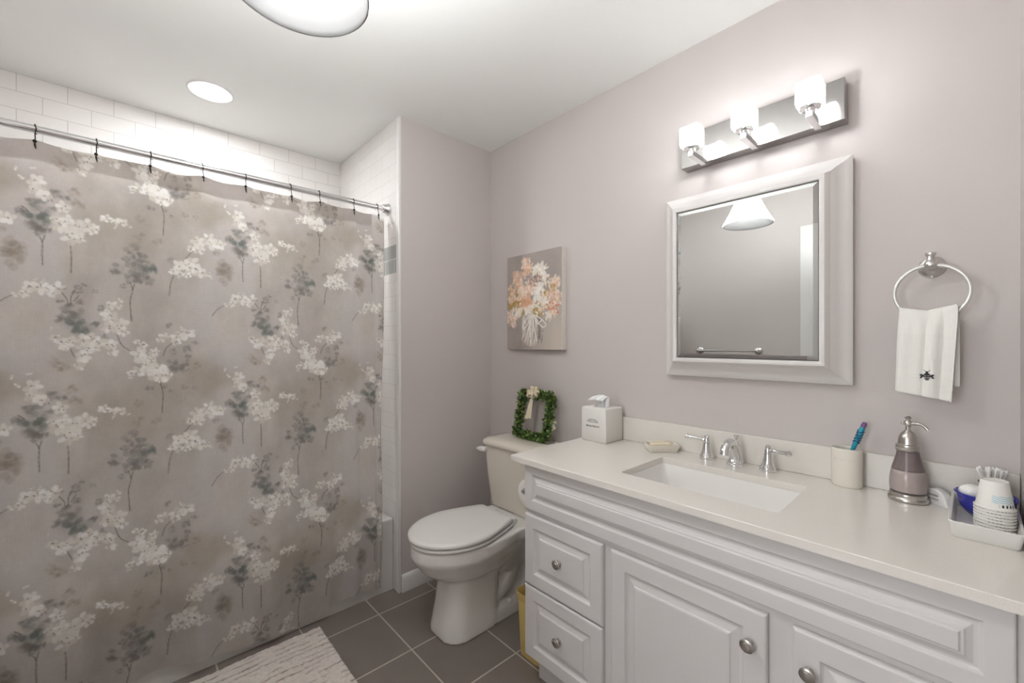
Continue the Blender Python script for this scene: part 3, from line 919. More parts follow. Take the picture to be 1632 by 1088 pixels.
# ------------------------------------------------------------------ towel ring and towel
RX, RZ = 1.905, 1.487
t = thing('towel_ring', 'pale metal towel ring on the wall right of the mirror', 'towel ring', (RX, 0, RZ))
RR, RY, RC = .0715, -.062, -.073
bm = NB(); lathe(bm, [(.029, 0), (.029, .004), (.026, .007), (.022, .009), (.012, .012), (.009, .02), (.009, .05), (.013, .054), (.013, .068), (.0115, .073), (.008, .0765), (.003, .078)], 28, frame_at((0, 0, 0), (0, -1, 0)))
finish('post', bm, M['satin'], t, angle=60)
bm = NB(); lathe(bm, [(.009, 0), (.0085, .012), (.0075, .018), (.011, .022), (.011, .027), (.005, .029)], 16, Matrix.Translation((0, RY, .004))); finish('finial', bm, M['satin'], t)
bm = NB(); sphere(bm, (0, -.012, -.027), .0032, 10, 6); finish('set_screw', bm, M['chrome'], t)
bm = NB(); tube(bm, [(RR * math.sin(2 * PI * k / 72), RY, RC + RR * math.cos(2 * PI * k / 72)) for k in range(72)], .0046, 12, True)
finish('ring', bm, M['whitemetal'], t)

t = thing('hand_towel', 'cream waffle hand towel with a bee emblem hanging on the towel ring', 'towel', (RX - .002, RY, 1.136))
nu, nv = 40, 90
H0 = RZ + RC - 1.136
co = np.zeros((nv, nu, 3)); ub = np.linspace(-1, 1, nu)
def towel_pt(u, v):
    hw = .0585 - .0060 * min(1, max(0, v - .45) * 1.8)
    x = u * hw
    xr = u * .053
    zr = H0 - math.sqrt(RR ** 2 - .053 ** 2) + .0085 - .0135 * (1 - abs(u + .08)) ** .9 + .0015 * u
    fall = .010 * math.sin(u * 4.2 + .6) + .004 * math.sin(u * 9)
    if v < .30:                       # behind the ring
        f = v / .30
        return (x * .97 + .004, .014 - .004 * math.sin(f * PI), .03 + (zr - .008 - .03) * f)
    if v < .36:                       # over the bar
        a = PI * (v - .30) / .06
        return (x, .0125 * math.cos(a), zr - .008 + .0115 * math.sin(a))
    f = (v - .36) / .64
    tilt = -.010 * u * f
    return (x - .010 * f + .004 * f * u, -.0125 - .004 * math.sin(f * PI) - abs(fall) * .9 * min(1, f * 4) * (1 - .3 * f), (zr - .008) * (1 - f) + (.002 + tilt) * f)
for i, v in enumerate(np.linspace(0, 1, nv)):
    for j, u in enumerate(ub):
        co[i, j] = towel_pt(u, v)
tw = grid_mesh('towel_cloth', co, nu, nv, M['towel'], t)
so = tw.modifiers.new('solid', 'SOLIDIFY'); so.thickness = .005; so.offset = 0
# embroidered bee: fat body, stripes, wings, head, feelers
bm = NB()
def bee_blob(cx, cz, rx, rz, ang=0):
    ca, sa = math.cos(ang), math.sin(ang)
    ring = []
    for k in range(18):
        a = 2 * PI * k / 18
        px, pz = rx * math.cos(a), rz * math.sin(a)
        ring.append((cx + px * ca - pz * sa, cz + px * sa + pz * ca))
    return ring
def yq(x, z):
    f = 1 - z / .155
    u = (x + .010 * f) / .063
    return towel_pt(u, .36 + .64 * f)[1] - .0032
for cx, cz, rx, rz, an in ((0, .0665, .0032, .0028, 0), (0, .0610, .0064, .0032, 0), (0, .0555, .0074, .0020, 0), (0, .0510, .0064, .0016, 0), (0, .0472, .0042, .0016, 0),
                           (-.0085, .0575, .0060, .0026, -.5 + PI), (.0085, .0575, .0060, .0026, .5 + PI), (-.0105, .0535, .0042, .0018, .9), (.0105, .0535, .0042, .0018, -.9),
                           (-.0045, .0705, .0036, .0006, 2.3), (.0045, .0705, .0036, .0006, .84)):
    r = bee_blob(cx - .004, cz, rx, rz, an)
    loft(bm, [[(x, yq(x, z) + .0010, z) for x, z in r], [(x, yq(x, z) - .0006, z) for x, z in r]])
finish('bee_emblem', bm, M['ink'], t, smooth=False)['label'] = 'black embroidered bee'
# ------------------------------------------------------------------ flower painting
PW, PH = .408, .518
t = thing('flower_painting', 'unframed canvas painting of a bouquet in a jar above the toilet', 'painting', (.396, 0, 1.244))
bm = NB(); box(bm, -PW / 2, PW / 2, -.034, -.0005, 0, PH); finish('canvas', bm, M['canvas_edge'], t, bevel=.002)
Q = Paint(204, 259, .002, lin(168, 158, 151), False, 9)
n1 = vnoise((259, 204), (4, 4), 31, 5)[..., None]
Q.a *= 1 + (n1 - .5) * .35
gy = np.linspace(0, 1, 259)[:, None, None]; gx = np.linspace(0, 1, 204)[None, :, None]
kk = np.clip((gx - .45) * 2.2, 0, 1) * np.clip((.62 - gy) * 2.5, 0, 1)
Q.a = Q.a * (1 - kk * .8) + lin(206, 195, 181) * kk * .8
R = random.Random(12)
def ph(x, y):
    """fractions of the canvas, y from the top"""
    return x * PW, (1 - y) * PH
PEACH, ROSE, CREAMC, OLIVE, WHT, TAUPE, GREEN = lin(222, 176, 142), lin(228, 194, 174), lin(238, 220, 200), lin(186, 148, 72), lin(240, 236, 228), lin(160, 138, 130), lin(150, 150, 100)
def bloom(x, y, r, cols, n=26, ry=1.0):
    cx, cy = ph(x, y)
    for j in range(5):
        a = R.random() * 6
        Q.blob(cx + r * .3 * math.cos(a), cy + r * .3 * math.sin(a), r * .62, r * .5, a, R.choice(cols), .6, .5, .6)
    for j in range(int(n * 1.7)):
        a = R.random() * 2 * PI; d = r * math.sqrt(R.random())
        Q.blob(cx + d * math.cos(a), cy + ry * d * math.sin(a), r * R.uniform(.16, .36), r * R.uniform(.11, .24), a, R.choice(cols) * R.uniform(.88, 1.1), R.uniform(.6, .95), .4, .4)
for x, y, r in ((.28, .50, .03), (.60, .58, .03), (.30, .62, .02), (.52, .62, .025)):
    bloom(x, y, r, [GREEN, OLIVE], 14)
for args in (((.36, .10, .035, [ROSE, CREAMC], 26)), ((.43, .16, .032, [ROSE, PEACH, CREAMC], 24)), (.38, .21, .032, [PEACH, ROSE], 22), (.49, .20, .022, [GREEN, CREAMC], 12),
             (.20, .24, .045, [CREAMC, ROSE, PEACH], 34), (.24, .32, .036, [PEACH, CREAMC], 24), (.10, .36, .032, [PEACH, CREAMC], 20), (.63, .22, .050, [WHT, CREAMC, WHT], 44), (.70, .29, .04, [WHT, CREAMC], 26),
             (.60, .33, .045, [TAUPE, TAUPE, ROSE], 34), (.16, .48, .055, [OLIVE, CREAMC, OLIVE, PEACH], 46), (.08, .46, .028, [CREAMC, ROSE], 16), (.38, .48, .062, [ROSE, CREAMC], 30), (.39, .50, .044, [PEACH, lin(214, 162, 126)], 44),
             (.60, .42, .052, [WHT, WHT, CREAMC], 46), (.88, .34, .038, [ROSE, CREAMC], 22), (.82, .44, .045, [CREAMC, ROSE, OLIVE], 30), (.72, .50, .045, [OLIVE, PEACH, CREAMC], 32), (.92, .50, .038, [CREAMC, ROSE], 24),
             (.66, .54, .042, [WHT, CREAMC], 28), (.86, .58, .040, [PEACH, lin(206, 130, 104), CREAMC], 30), (.62, .62, .034, [OLIVE, PEACH, WHT], 22), (.78, .66, .030, [WHT, CREAMC], 18), (.86, .64, .028, [CREAMC, ROSE], 14),
             (.10, .66, .050, [WHT, CREAMC, ROSE], 34), (.07, .70, .030, [PEACH, CREAMC], 16), (.22, .60, .030, [WHT, CREAMC], 18), (.42, .60, .034, [CREAMC, WHT], 22)):
    bloom(*args)
for args in ((.42, .37, .045, [CREAMC, ROSE], 22), (.30, .40, .038, [ROSE, CREAMC], 18), (.50, .29, .036, [TAUPE, ROSE], 18), (.48, .55, .030, [WHT, CREAMC], 14), (.39, .49, .040, [PEACH, lin(214, 162, 126)], 20)):
    bloom(*args)
for j in range(60):
    x, y = ph(R.uniform(.60, .98), R.uniform(.44, .68)); Q.blob(x, y, .003, .003, 0, R.choice([PEACH, OLIVE, lin(120, 90, 60), WHT]), .8, .5, .2)
for j in range(240):                                       # glass jar
    x, y = ph(R.uniform(.30, .57), R.uniform(.66, .95)); Q.blob(x, y, .006, .022, 0, R.choice([lin(212, 200, 190), lin(196, 184, 174), lin(230, 221, 213)]), .6, .6, .4)
for xa in (.38, .45, .52, .60, .62):
    Q.line([ph(xa, .66), ph(xa + .01, .78), ph(xa - .01, .90)], .0042, lin(92, 82, 80), .85)
for j in range(26):
    x, y = ph(.60 + R.uniform(-.02, .08), R.uniform(.74, .93)); Q.blob(x, y, .005, .007, 0, lin(112, 100, 98), .5, .5, .5)
Q.line([ph(.31, .92), ph(.45, .965), ph(.58, .93)], .004, lin(206, 178, 164), .7)
for pts in ([(.47, .64), (.36, .70), (.31, .78), (.38, .76), (.46, .66)], [(.49, .64), (.62, .68), (.73, .75), (.66, .77), (.52, .66)], [(.47, .65), (.45, .80), (.46, .97)], [(.49, .65), (.52, .78), (.58, .92)],
            [(.48, .65), (.42, .78), (.34, .93)], [(.50, .64), (.58, .74), (.66, .70)]):
    Q.line([ph(*p) for p in pts], .0046, WHT, .97)
co = np.zeros((259, 204, 3))
co[..., 0] = np.linspace(-PW / 2 + .001, PW / 2 - .001, 204)[None, :]
co[..., 2] = np.linspace(.001, PH - .001, 259)[:, None]
co[..., 1] = -.0346
grid_mesh('painted_face', co, 204, 259, M['painting'], t, Q.a.reshape(-1, 3))

# ------------------------------------------------------------------ toilet
TCX = .408
t = thing('toilet', 'white two-piece toilet with closed lid between the stub wall and the vanity', 'toilet', (TCX, 0, 0))
bm = NB()
# bowl
loft(bm, [egg(.060, -.54, -.42, -.30, .20, n=40), egg(.095, -.60, -.45, -.26, .235, n=40), egg(.128, -.662, -.47, -.23, .265, n=40), egg(.152, -.705, -.48, -.21, .30, n=40),
          egg(.172, -.733, -.49, -.19, .34, n=40), egg(.180, -.746, -.50, -.17, .358, bw=.15, n=40), egg(.183, -.751, -.50, -.14, .372, bw=.155, n=40), egg(.180, -.749, -.50, -.10, .412, bw=.16, n=40),
          egg(.174, -.743, -.50, -.10, .418, bw=.155, n=40)])
# front column, flaring to the floor
loft(bm, [rrect(-.116, .116, -.640, -.335, 0, .085, 8), rrect(-.114, .114, -.637, -.335, .03, .085, 8), rrect(-.104, .104, -.620, -.335, .12, .08, 8),
          rrect(-.100, .100, -.608, -.33, .20, .075, 8), rrect(-.104, .104, -.612, -.31, .27, .075, 8)])
# foot running back to the wall side
loft(bm, [rrect(-.108, .108, -.50, -.10, 0, .04, 6), rrect(-.106, .106, -.50, -.105, .05, .04, 6), rrect(-.085, .085, -.50, -.12, .075, .04, 6)])
# inner spine and tank shelf
box(bm, -.055, .055, -.45, -.13, .02, .40)
loft(bm, [rrect(-.09, .09, -.36, -.09, .20, .05, 6), rrect(-.135, .135, -.34, -.045, .33, .05, 6), rrect(-.165, .165, -.32, -.035, .375, .05, 6), rrect(-.165, .165, -.32, -.035, .418, .05, 6)])
for s in (-1, 1):
    tube(bm, spline([(s * .062, -.36, .27), (s * .068, -.28, .29), (s * .07, -.20, .26), (s * .07, -.15, .18), (s * .07, -.17, .09), (s * .066, -.22, .05)], 5), .047, 14)
    tube(bm, spline([(s * .062, -.36, .10), (s * .064, -.30, .14), (s * .06, -.25, .20)], 5), .035, 12)
o = finish('bowl', bm, M['porcelain'], t)
r = o.modifiers.new('remesh', 'REMESH'); r.mode = 'VOXEL'; r.voxel_size = .006; r.use_smooth_shade = True
sm = o.modifiers.new('smooth', 'SMOOTH'); sm.factor = .5; sm.iterations = 9
# tank
bm = NB()
TK = lambda hw, yf, z, rr: rrect(-hw, hw, yf, -.022, z, rr, 6)
loft(bm, [TK(.165, -.185, .419, .04), TK(.180, -.197, .424, .045), TK(.188, -.203, .45, .045), TK(.206, -.213, .60, .045), TK(.217, -.219, .735, .045)])
finish('tank', bm, M['bisque'], t, angle=50)
bm = NB()
TL = lambda hw, yf, z, rr: rrect(-hw, hw, yf, -.016, z, rr, 7)
loft(bm, [TL(.220, -.222, .736, .05), TL(.229, -.231, .740, .055), TL(.231, -.233, .752, .055), TL(.226, -.228, .764, .055), TL(.208, -.210, .774, .05), TL(.17, -.17, .778, .04)])
finish('tank_lid', bm, M['bisque'], t, angle=60)
bm = NB()
tube(bm, spline([(-.166, -.233, .717), (-.185, -.237, .717), (-.21, -.238, .715), (-.240, -.236, .711)], 5), [.009, .012, .0135, .014, .014] + [.0138] * 4 + [.013, .012, .011, .0095, .008, .006, .003], 14)
lathe(bm, [(.012, .0), (.012, .020)], 16, frame_at((-.178, -.214, .717), (0, -1, 0)))
finish('flush_lever', bm, M['seatplastic'], t)
# seat and lid
def lid_ring(hw, yf, yb, bw, z, yw=-.53, rc=.022):
    half = []                                          # right side, from the front tip to the middle of the back edge
    for k in range(15):
        a = PI / 2 * k / 14
        half.append((hw * math.sin(a), yw + (yf - yw) * math.cos(a)))
    for k in range(1, 12):                             # flank narrowing to the back
        f = k / 11
        half.append(((1 - f) ** 2 * hw + 2 * f * (1 - f) * (hw * 1.0) + f * f * bw, yw + (yb - rc - yw) * (f * .6 + .4 * f * f)))
    for k in range(1, 7):
        a = PI / 2 * k / 6
        half.append((bw - rc + rc * math.cos(a), yb - rc + rc * math.sin(a)))
    left = [(-x, y) for x, y in half[1:]][::-1]
    return [(x, y, z) for x, y in half + left]
bm = NB(); loft(bm, [lid_ring(.178, -.748, -.286, .122, .421), lid_ring(.183, -.753, -.284, .125, .425), lid_ring(.183, -.753, -.284, .125, .434), lid_ring(.179, -.749, -.286, .122, .437)])
finish('seat', bm, M['seatplastic'], t, angle=60)
bm = NB(); loft(bm, [lid_ring(.181, -.753, -.296, .121, .440), lid_ring(.186, -.758, -.293, .125, .444), lid_ring(.186, -.758, -.293, .125, .454), lid_ring(.182, -.753, -.296, .122, .4595), lid_ring(.170, -.738, -.304, .112, .463, rc=.018),
                     lid_ring(.12, -.67, -.34, .08, .4655, rc=.014), lid_ring(.04, -.57, -.44, .03, .4665, rc=.006)])
finish('lid', bm, M['seatplastic'], t, angle=60)
for s in (-.075, .075):
    bm = NB(); lathe(bm, [(.0, -.03), (.012, -.028), (.013, -.02), (.013, .02), (.012, .028), (0, .03)][1:-1], 16, frame_at((s, -.268, .432), (1, 0, 0)))
    finish('hinge', bm, M['seatplastic'], t)
for s in (-1, 1):
    bm = NB(); lathe(bm, [(.014, 0), (.014, .006), (.010, .013), (.004, .016)], 16, Matrix.Translation((s * .095, -.30, .062)))
    finish('bolt_cap', bm, M['porcelain'], t)

# ------------------------------------------------------------------ boxwood wreath frame on the tank
t = thing('boxwood_wreath', 'square green boxwood wreath with a cream bow leaning on the toilet tank', 'wreath', (.438, -.098, .778))
t.rotation_euler = (math.radians(-13), 0, 0)
HWX, HWZ = .105, .235
bm = NB()
for a, b in (((-HWX, .02), (HWX, .02)), ((HWX, .02), (HWX, HWZ)), ((HWX, HWZ), (-HWX, HWZ)), ((-HWX, HWZ), (-HWX, .02))):
    tube(bm, [(a[0], 0, a[1]), ((a[0] + b[0]) / 2, 0, (a[1] + b[1]) / 2), (b[0], 0, b[1])], .009, 8)
finish('wire_core', bm, M['stem'], t)
verts, faces, cols = [], [], []
R = random.Random(4)
per = [(-HWX, .02), (HWX, .02), (HWX, HWZ), (-HWX, HWZ), (-HWX, .02)]
def per_pt(s):
    L_ = [math.dist(per[i], per[i + 1]) for i in range(4)]
    s *= sum(L_)
    for i in range(4):
        if s <= L_[i]:
            f = s / L_[i]; a, b = per[i], per[i + 1]
            return Vector((a[0] + (b[0] - a[0]) * f, 0, a[1] + (b[1] - a[1]) * f)), Vector((b[0] - a[0], 0, b[1] - a[1])).normalized()
        s -= L_[i]
    return Vector((per[0][0], 0, per[0][1])), Vector((1, 0, 0))
GREENS = [lin(70, 100, 44), lin(52, 84, 38), lin(98, 124, 58), lin(40, 68, 34), lin(120, 140, 76), lin(84, 88, 44)]
for i in range(2000):
    c, d = per_pt(R.random())
    a = R.uniform(0, 2 * PI)
    side = d.cross(Vector((0, 1, 0)))
    rad = (side * math.cos(a) + Vector((0, 1, 0)) * math.sin(a))
    base = c + rad * R.uniform(.003, .019)
    dirv = (rad * R.uniform(.5, 1.0) + d * R.uniform(-.9, .9) + Vector((R.uniform(-.3, .3), R.uniform(-.3, .3), R.uniform(-.1, .4)))).normalized()
    ln = R.uniform(.012, .021); wd = ln * R.uniform(.24, .34)
    sidev = dirv.cross(rad + Vector((.01, .02, .03))).normalized()
    nrm = sidev.cross(dirv)
    k = len(verts)
    pts = [base, base + dirv * ln * .35 + sidev * wd + nrm * .001, base + dirv * ln * .75 + sidev * wd * .8, base + dirv * ln - nrm * .002, base + dirv * ln * .75 - sidev * wd * .8,
           base + dirv * ln * .35 - sidev * wd + nrm * .001, base + dirv * ln * .5 - nrm * .0018]
    pts = [Vector((p.x, min(p.y, .032), max(p.z, .001))) for p in pts]
    verts += pts
    faces += [(k, k + 1, k + 6), (k + 1, k + 2, k + 6), (k + 2, k + 3, k + 6), (k + 3, k + 4, k + 6), (k + 4, k + 5, k + 6), (k + 5, k, k + 6)]
    cg = R.choice(GREENS) * R.uniform(1.1, 2.3)
    cols += [cg] * 7
me = bpy.data.meshes.new('foliage'); me.from_pydata([tuple(v) for v in verts], [], faces); me.materials.append(M['leaf'])
at = me.color_attributes.new('Print', 'FLOAT_COLOR', 'POINT')
cc = np.ones((len(verts), 4), np.float32); cc[:, :3] = np.array(cols); at.data.foreach_set('color', cc.reshape(-1))
o = bpy.data.objects.new('foliage', me); S.collection.objects.link(o); o.parent = t; o['kind'] = 'stuff'
def ribbon(bm, pts, wds, th=.0008):
    pts = spline(pts, 6); n = len(pts)
    rings = []
    for i, p in enumerate(pts):
        tg = (pts[min(i + 1, n - 1)] - pts[max(i - 1, 0)]).normalized()
        sd = tg.cross(Vector((0, 1, 0)))
        sd = sd.normalized() if sd.length > .1 else Vector((1, 0, 0))
        w = wds[0] + (wds[1] - wds[0]) * i / (n - 1)
        nn = sd.cross(tg).normalized()
        rings.append([p + sd * w + nn * th, p - sd * w + nn * th, p - sd * w - nn * th, p + sd * w - nn * th])
    loft(bm, rings)
bm = NB()
BW = Vector((-.005, -.022, HWZ + .004))
for dx, dz, dd in ((-.040, .006, -.012), (-.034, -.016, -.016), (.040, .010, -.012), (.034, -.010, -.016), (-.022, .030, -.008), (.020, .030, -.008), (.006, -.028, -.016), (.000, .034, -.012)):
    ribbon(bm, [BW, BW + Vector((dx * .6, dd, dz * .6 + .006)), BW + Vector((dx, dd * .6, dz)), BW + Vector((dx * .6, dd * .2 + .004, dz * .6 - .006)), BW], (.007, .008))
sphere(bm, BW, .006, 12, 8)
finish('bow', bm, M['ribbon'], t)
for dx, ln in ((-.024, .135), (-.006, .130)):
    bm = NB(); ribbon(bm, [BW + Vector((0, .002, -.004)), BW + Vector((dx * .7, .000, -.05)), BW + Vector((dx, .004, -.10)), BW + Vector((dx * 1.2, .004, -ln))], (.005, .0105))
    finish('bow_tail', bm, M['ribbon'], t)
bm = NB()
b2 = Vector((HWX + .018, .012, .105))
for dx, dz in ((.026, .006), (.024, -.026), (-.016, .012), (.010, -.034)):
    ribbon(bm, [b2, b2 + Vector((dx * .5, -.004, dz * .5 + .004)), b2 + Vector((dx, -.002, dz))], (.003, .006))
finish('side_ribbon', bm, M['ribbon'], t)

# ------------------------------------------------------------------ vanity cabinet
VX0, VX1, VF, VZ0, VZ1 = .846, 2.052, -.522, .118, .833
t = thing('vanity_cabinet', 'white bathroom vanity cabinet with raised-panel drawers and doors', 'vanity cabinet', (1.45, -.26, 0))
vo = Vector((-1.45, .26, 0))
def vbox(*a):
    bm = NB(); box(bm, a[0] + vo.x, a[1] + vo.x, a[2] + vo.y, a[3] + vo.y, a[4], a[5]); return bm
bm = NB()
CR = lambda i, z: [(x + vo.x, y + vo.y, z) for x, y in ((VX0 + i, VF + i), (VX1 - i, VF + i), (VX1 - i, -.004 - i), (VX0 + i, -.004 - i))]
loft(bm, [CR(0, VZ0), CR(0, VZ1), CR(.018, VZ1), CR(.018, VZ0 + .018)])
finish('carcass', bm, M['cabinet'], t, bevel=.0015)
finish('toe_kick', vbox(VX0 + .012, VX1, VF + .055, -.004, 0, VZ0), M['cabinet'], t)
DOORP = [(0, 0), (0, .011), (.0025, .0145), (.006, .016), (.050, .016), (.053, .012), (.057, .0085), (.062, .0078), (.080, .0125), (.082, .0155), (.087, .0165)]
DRAWP = [(0, 0), (0, .011), (.0025, .0145), (.006, .016), (.046, .016), (.049, .012), (.053, .0085), (.058, .0078), (.074, .0125), (.076, .0155), (.080, .0165)]
FALSEP = [(0, 0), (0, .012), (.003, .014), (.037, .014), (.040, .0105), (.044, .0085), (.049, .0085), (.058, .0135), (.0605, .0165), (.065, .0165), (.067, .020), (.071, .020)]
def vpanel(name, x0, x1, z0, z1, prof, lab=None):
    bm = NB(); panel(bm, x0 + vo.x, x1 + vo.x, z0, z1, VF + vo.y, prof)
    o = finish(name, bm, M['cabinet'], t, smooth=False)
    b = o.modifiers.new('bevel', 'BEVEL'); b.width = .0012; b.segments = 2; b.limit_method = 'ANGLE'; b.angle_limit = math.radians(15)
    if lab: o['label'] = lab
    return o
def vknob(par, x, z, y):
    bm = NB(); lathe(bm, [(.0085, 0), (.0075, .003), (.0055, .008), (.0065, .012), (.0135, .015), (.0158, .018), (.0158, .0205), (.0135, .0225), (.0095, .0228), (.0085, .0245), (.004, .0255)],
                     28, frame_at((x + vo.x, y + vo.y, z), (0, -1, 0)))
    finish('knob', bm, M['brushed'], par)['label'] = 'round brushed nickel knob'
vpanel('false_front', VX0 + .002, 2.030, .664, .8325, FALSEP, 'long false drawer front under the countertop')
d = vpanel('drawer', VX0 + .004, 1.198, .389, .648, DRAWP, 'upper drawer front'); vknob(d, 1.021, .524, VF - .0165)
d = vpanel('drawer', VX0 + .004, 1.198, .122, .384, DRAWP, 'lower drawer front'); vknob(d, 1.021, .2575, VF - .0165)
d = vpanel('door', 1.228, 1.657, .122, .646, DOORP, 'left cabinet door'); vknob(d, 1.62, .565, VF - .016)
d = vpanel('door', 1.708, 2.046, .122, .646, DOORP, 'right cabinet door'); vknob(d, 1.74, .565, VF - .016)

# ------------------------------------------------------------------ countertop, backsplash, sink
KX0, KX1, KY, KZ0, KZ1 = .794, XR - .001, -.556, .834, .855
SX0, SX1, SY0, SY1 = 1.198, 1.652, -.437, -.157
t = thing('countertop', 'white quartz countertop with backsplash on the vanity', 'countertop', (1.43, -.28, KZ0))
bm = NB()
ro = lambda z, i=0: [(x - 1.43, y + .28, z - KZ0) for x, y in ((KX0 + i, KY + i), (KX1, KY + i), (KX1, -.001), (KX0 + i, -.001))]
def inner(z, i=0):
    out = []
    r = .012
    for cx, cy, a0 in ((SX0 + r, SY0 + r, PI), (SX1 - r, SY0 + r, 1.5 * PI), (SX1 - r, SY1 - r, 0), (SX0 + r, SY1 - r, PI / 2)):
        for k in range(5):
            a = a0 + PI / 2 * k / 4
            out.append((cx + (r + i) * math.cos(a) - 1.43, cy + (r + i) * math.sin(a) + .28, z - KZ0))
    return out
def holed(z, up, i=0):
    o_ = [bm.verts.new(p) for p in ro(z, .0015 if up else 0)]; n_ = [bm.verts.new(p) for p in inner(z, i)]
    for s in range(4):
        c = n_[s * 5:s * 5 + 5]
        for k in range(4):
            bm.faces.new((o_[s], c[k], c[k + 1]) if up else (o_[s], c[k + 1], c[k]))
        nx = (s + 1) % 4
        q = (o_[s], c[4], n_[nx * 5], o_[nx])
        bm.faces.new(q if up else q[::-1])
    return o_, n_
ot, nt_ = holed(KZ1, True, .001); ob, nb_ = holed(KZ0, False)
om = [bm.verts.new(p) for p in ro(KZ1 - .0015)]; nm_ = [bm.verts.new(p) for p in inner(KZ1 - .001)]
for lo_, hi in ((ob, om), (om, ot)):
    for i in range(4):
        j = (i + 1) % 4; bm.faces.new((lo_[i], lo_[j], hi[j], hi[i]))
for lo_, hi in ((nb_, nm_), (nm_, nt_)):
    for i in range(20):
        j = (i + 1) % 20; bm.faces.new((lo_[j], lo_[i], hi[i], hi[j]))
finish('slab', bm, M['quartz'], t, angle=30)
bm = NB(); box(bm, KX0 + .002 - 1.43, KX1 - 1.43, -.0205 + .28, -.001 + .28, KZ1 - KZ0 + .0002, KZ1 - KZ0 + .100); finish('backsplash', bm, M['quartz'], t, bevel=.0015)

t = thing('sink_basin', 'white rectangular undermount sink set into the countertop', 'sink', (1.425, -.297, .72))
bm = NB()
bo = lambda x0, x1, y0, y1, z, r: [(p[0] - 1.425, p[1] + .297, p[2] - .72) for p in rrect(x0, x1, y0, y1, z, r, 6)]
loft(bm, [bo(SX0 - .02, SX1 + .02, SY0 - .02, SY1 + .02, .7, .03), bo(SX0 - .025, SX1 + .025, SY0 - .025, SY1 + .025, .8335, .03), bo(SX0 + .001, SX1 - .001, SY0 + .001, SY1 - .001, .8335, .014),
          bo(SX0 + .003, SX1 - .003, SY0 + .003, SY1 - .003, .825, .018), bo(SX0 + .020, SX1 - .020, SY0 + .016, SY1 - .016, .74, .03), bo(SX0 + .045, SX1 - .045, SY0 + .04, SY1 - .04, .724, .04),
          bo(SX0 + .19, SX1 - .19, SY0 + .12, SY1 - .12, .719, .02)])
finish('bowl', bm, M['porcelain'], t, angle=50)
bm = NB(); lathe(bm, [(.021, 0), (.021, .002), (.014, .003), (.012, .001)], 20, Matrix.Translation((0, 0, -.0008))); finish('drain', bm, M['chrome'], t)

# ------------------------------------------------------------------ faucet
FY = -.066
t = thing('faucet', 'chrome widespread faucet with two lever handles behind the sink', 'faucet', (1.421, FY, KZ1))
bm = NB()
lathe(bm, [(.0285, 0), (.0285, .004), (.026, .006), (.0265, .009), (.0255, .013), (.0215, .018), (.0185, .026)], 32)
rings = []
path = spline([(0, .001, .018), (0, -.003, .040), (0, -.014, .062), (0, -.034, .079), (0, -.058, .085), (0, -.080, .078), (0, -.093, .062), (0, -.096, .050)], 6)
n = len(path)
tube(bm, path, [.0205 - .0065 * min(1, i / (n * .55)) + .0022 * max(0, (i / n - .6) / .4) for i in range(n)], 24)
lathe(bm, [(.021, .018), (.019, .03), (.0165, .05), (.0155, .064), (.0165, .066), (.0150, .069), (.009, .071)], 24, Matrix.Translation((0, .006, 0)))
finish('spout', bm, M['chrome'], t, angle=60)
bm = NB(); lathe(bm, [(.006, .060), (.0085, .066), (.0095, .071), (.0095, .075), (.006, .078), (.0042, .084), (.0062, .090), (.0085, .099), (.008, .102), (.003, .103)], 20, Matrix.Translation((0, .008, 0)))
finish('lift_rod', bm, M['chrome'], t)
HPROF = [(.0255, 0), (.0255, .004), (.0235, .0055), (.0245, .009), (.0235, .013), (.020, .018), (.0165, .028), (.0135, .040), (.0118, .052), (.0112, .058)]
def lever(x, ang):
    bm = NB(); lathe(bm, HPROF, 32); h = finish('handle', bm, M['chrome'], t); h.location = (x, 0, 0)
    bm = NB(); lathe(bm, [(.0105, 0), (.0108, .008), (.0095, .013), (.0085, .020), (.009, .023), (.006, .027), (.002, .028)], 24, Matrix.Translation((0, 0, .0585)))
    lathe(bm, [(.0058, .004), (.0058, .018), (.0072, .020), (.0072, .022), (.0052, .025), (.0056, .038), (.0068, .058), (.0078, .066), (.0090, .0675), (.0090, .0715), (.0065, .0735), (.0062, .076), (.002, .0765)],
          18, Matrix.Translation((0, 0, .069)) @ frame_at((0, 0, 0), (math.cos(ang), math.sin(ang), .06)))
    l = finish('lever', bm, M['chrome'], h)
lever(-.099, PI + .10); lever(.101, -.32)
# ------------------------------------------------------------------ tissue box
t = thing('tissue_box', 'white square tissue box cover with black lettering on the left of the counter', 'tissue box', (.879, -.0905, KZ1))
bm = NB(); h = .064
loft(bm, [rrect(-h + .003, h - .003, -h + .003, h - .003, .0003, .004, 3), rrect(-h, h, -h, h, .003, .005, 3), rrect(-h, h, -h, h, .140, .006, 3), rrect(-h + .002, h - .002, -h + .002, h - .002, .1445, .006, 3),
          rrect(-h + .007, h - .007, -h + .007, h - .007, .146, .006, 3), rrect(-.036, .036, -.022, .022, .146, .020, 3), rrect(-.034, .034, -.020, .020, .143, .019, 3), rrect(-.033, .033, -.019, .019, .10, .018, 3)])
finish('cover', bm, M['boxwhite'], t, angle=50)
word = 'PROVENCE'
for i, ch in enumerate(word):
    f = (i - (len(word) - 1) / 2)
    a = f * .095
    text('letter', ch, .0092, M['ink'], t, (-.003 + .068 * math.sin(a), -h - .0003, .062 + .068 * math.cos(a) - .036), (PI / 2, a, 0), .0002)
text('small_lettering', 'la Maison de Parfum', .0072, M['ink'], t, (-.003, -h - .0003, .085), (PI / 2, 0, 0), .0002)
text('lettering', 'EAU de TOILETTE', .0088, M['ink'], t, (-.003, -h - .0003, .066), (PI / 2, 0, 0), .0002, bold=.0002)
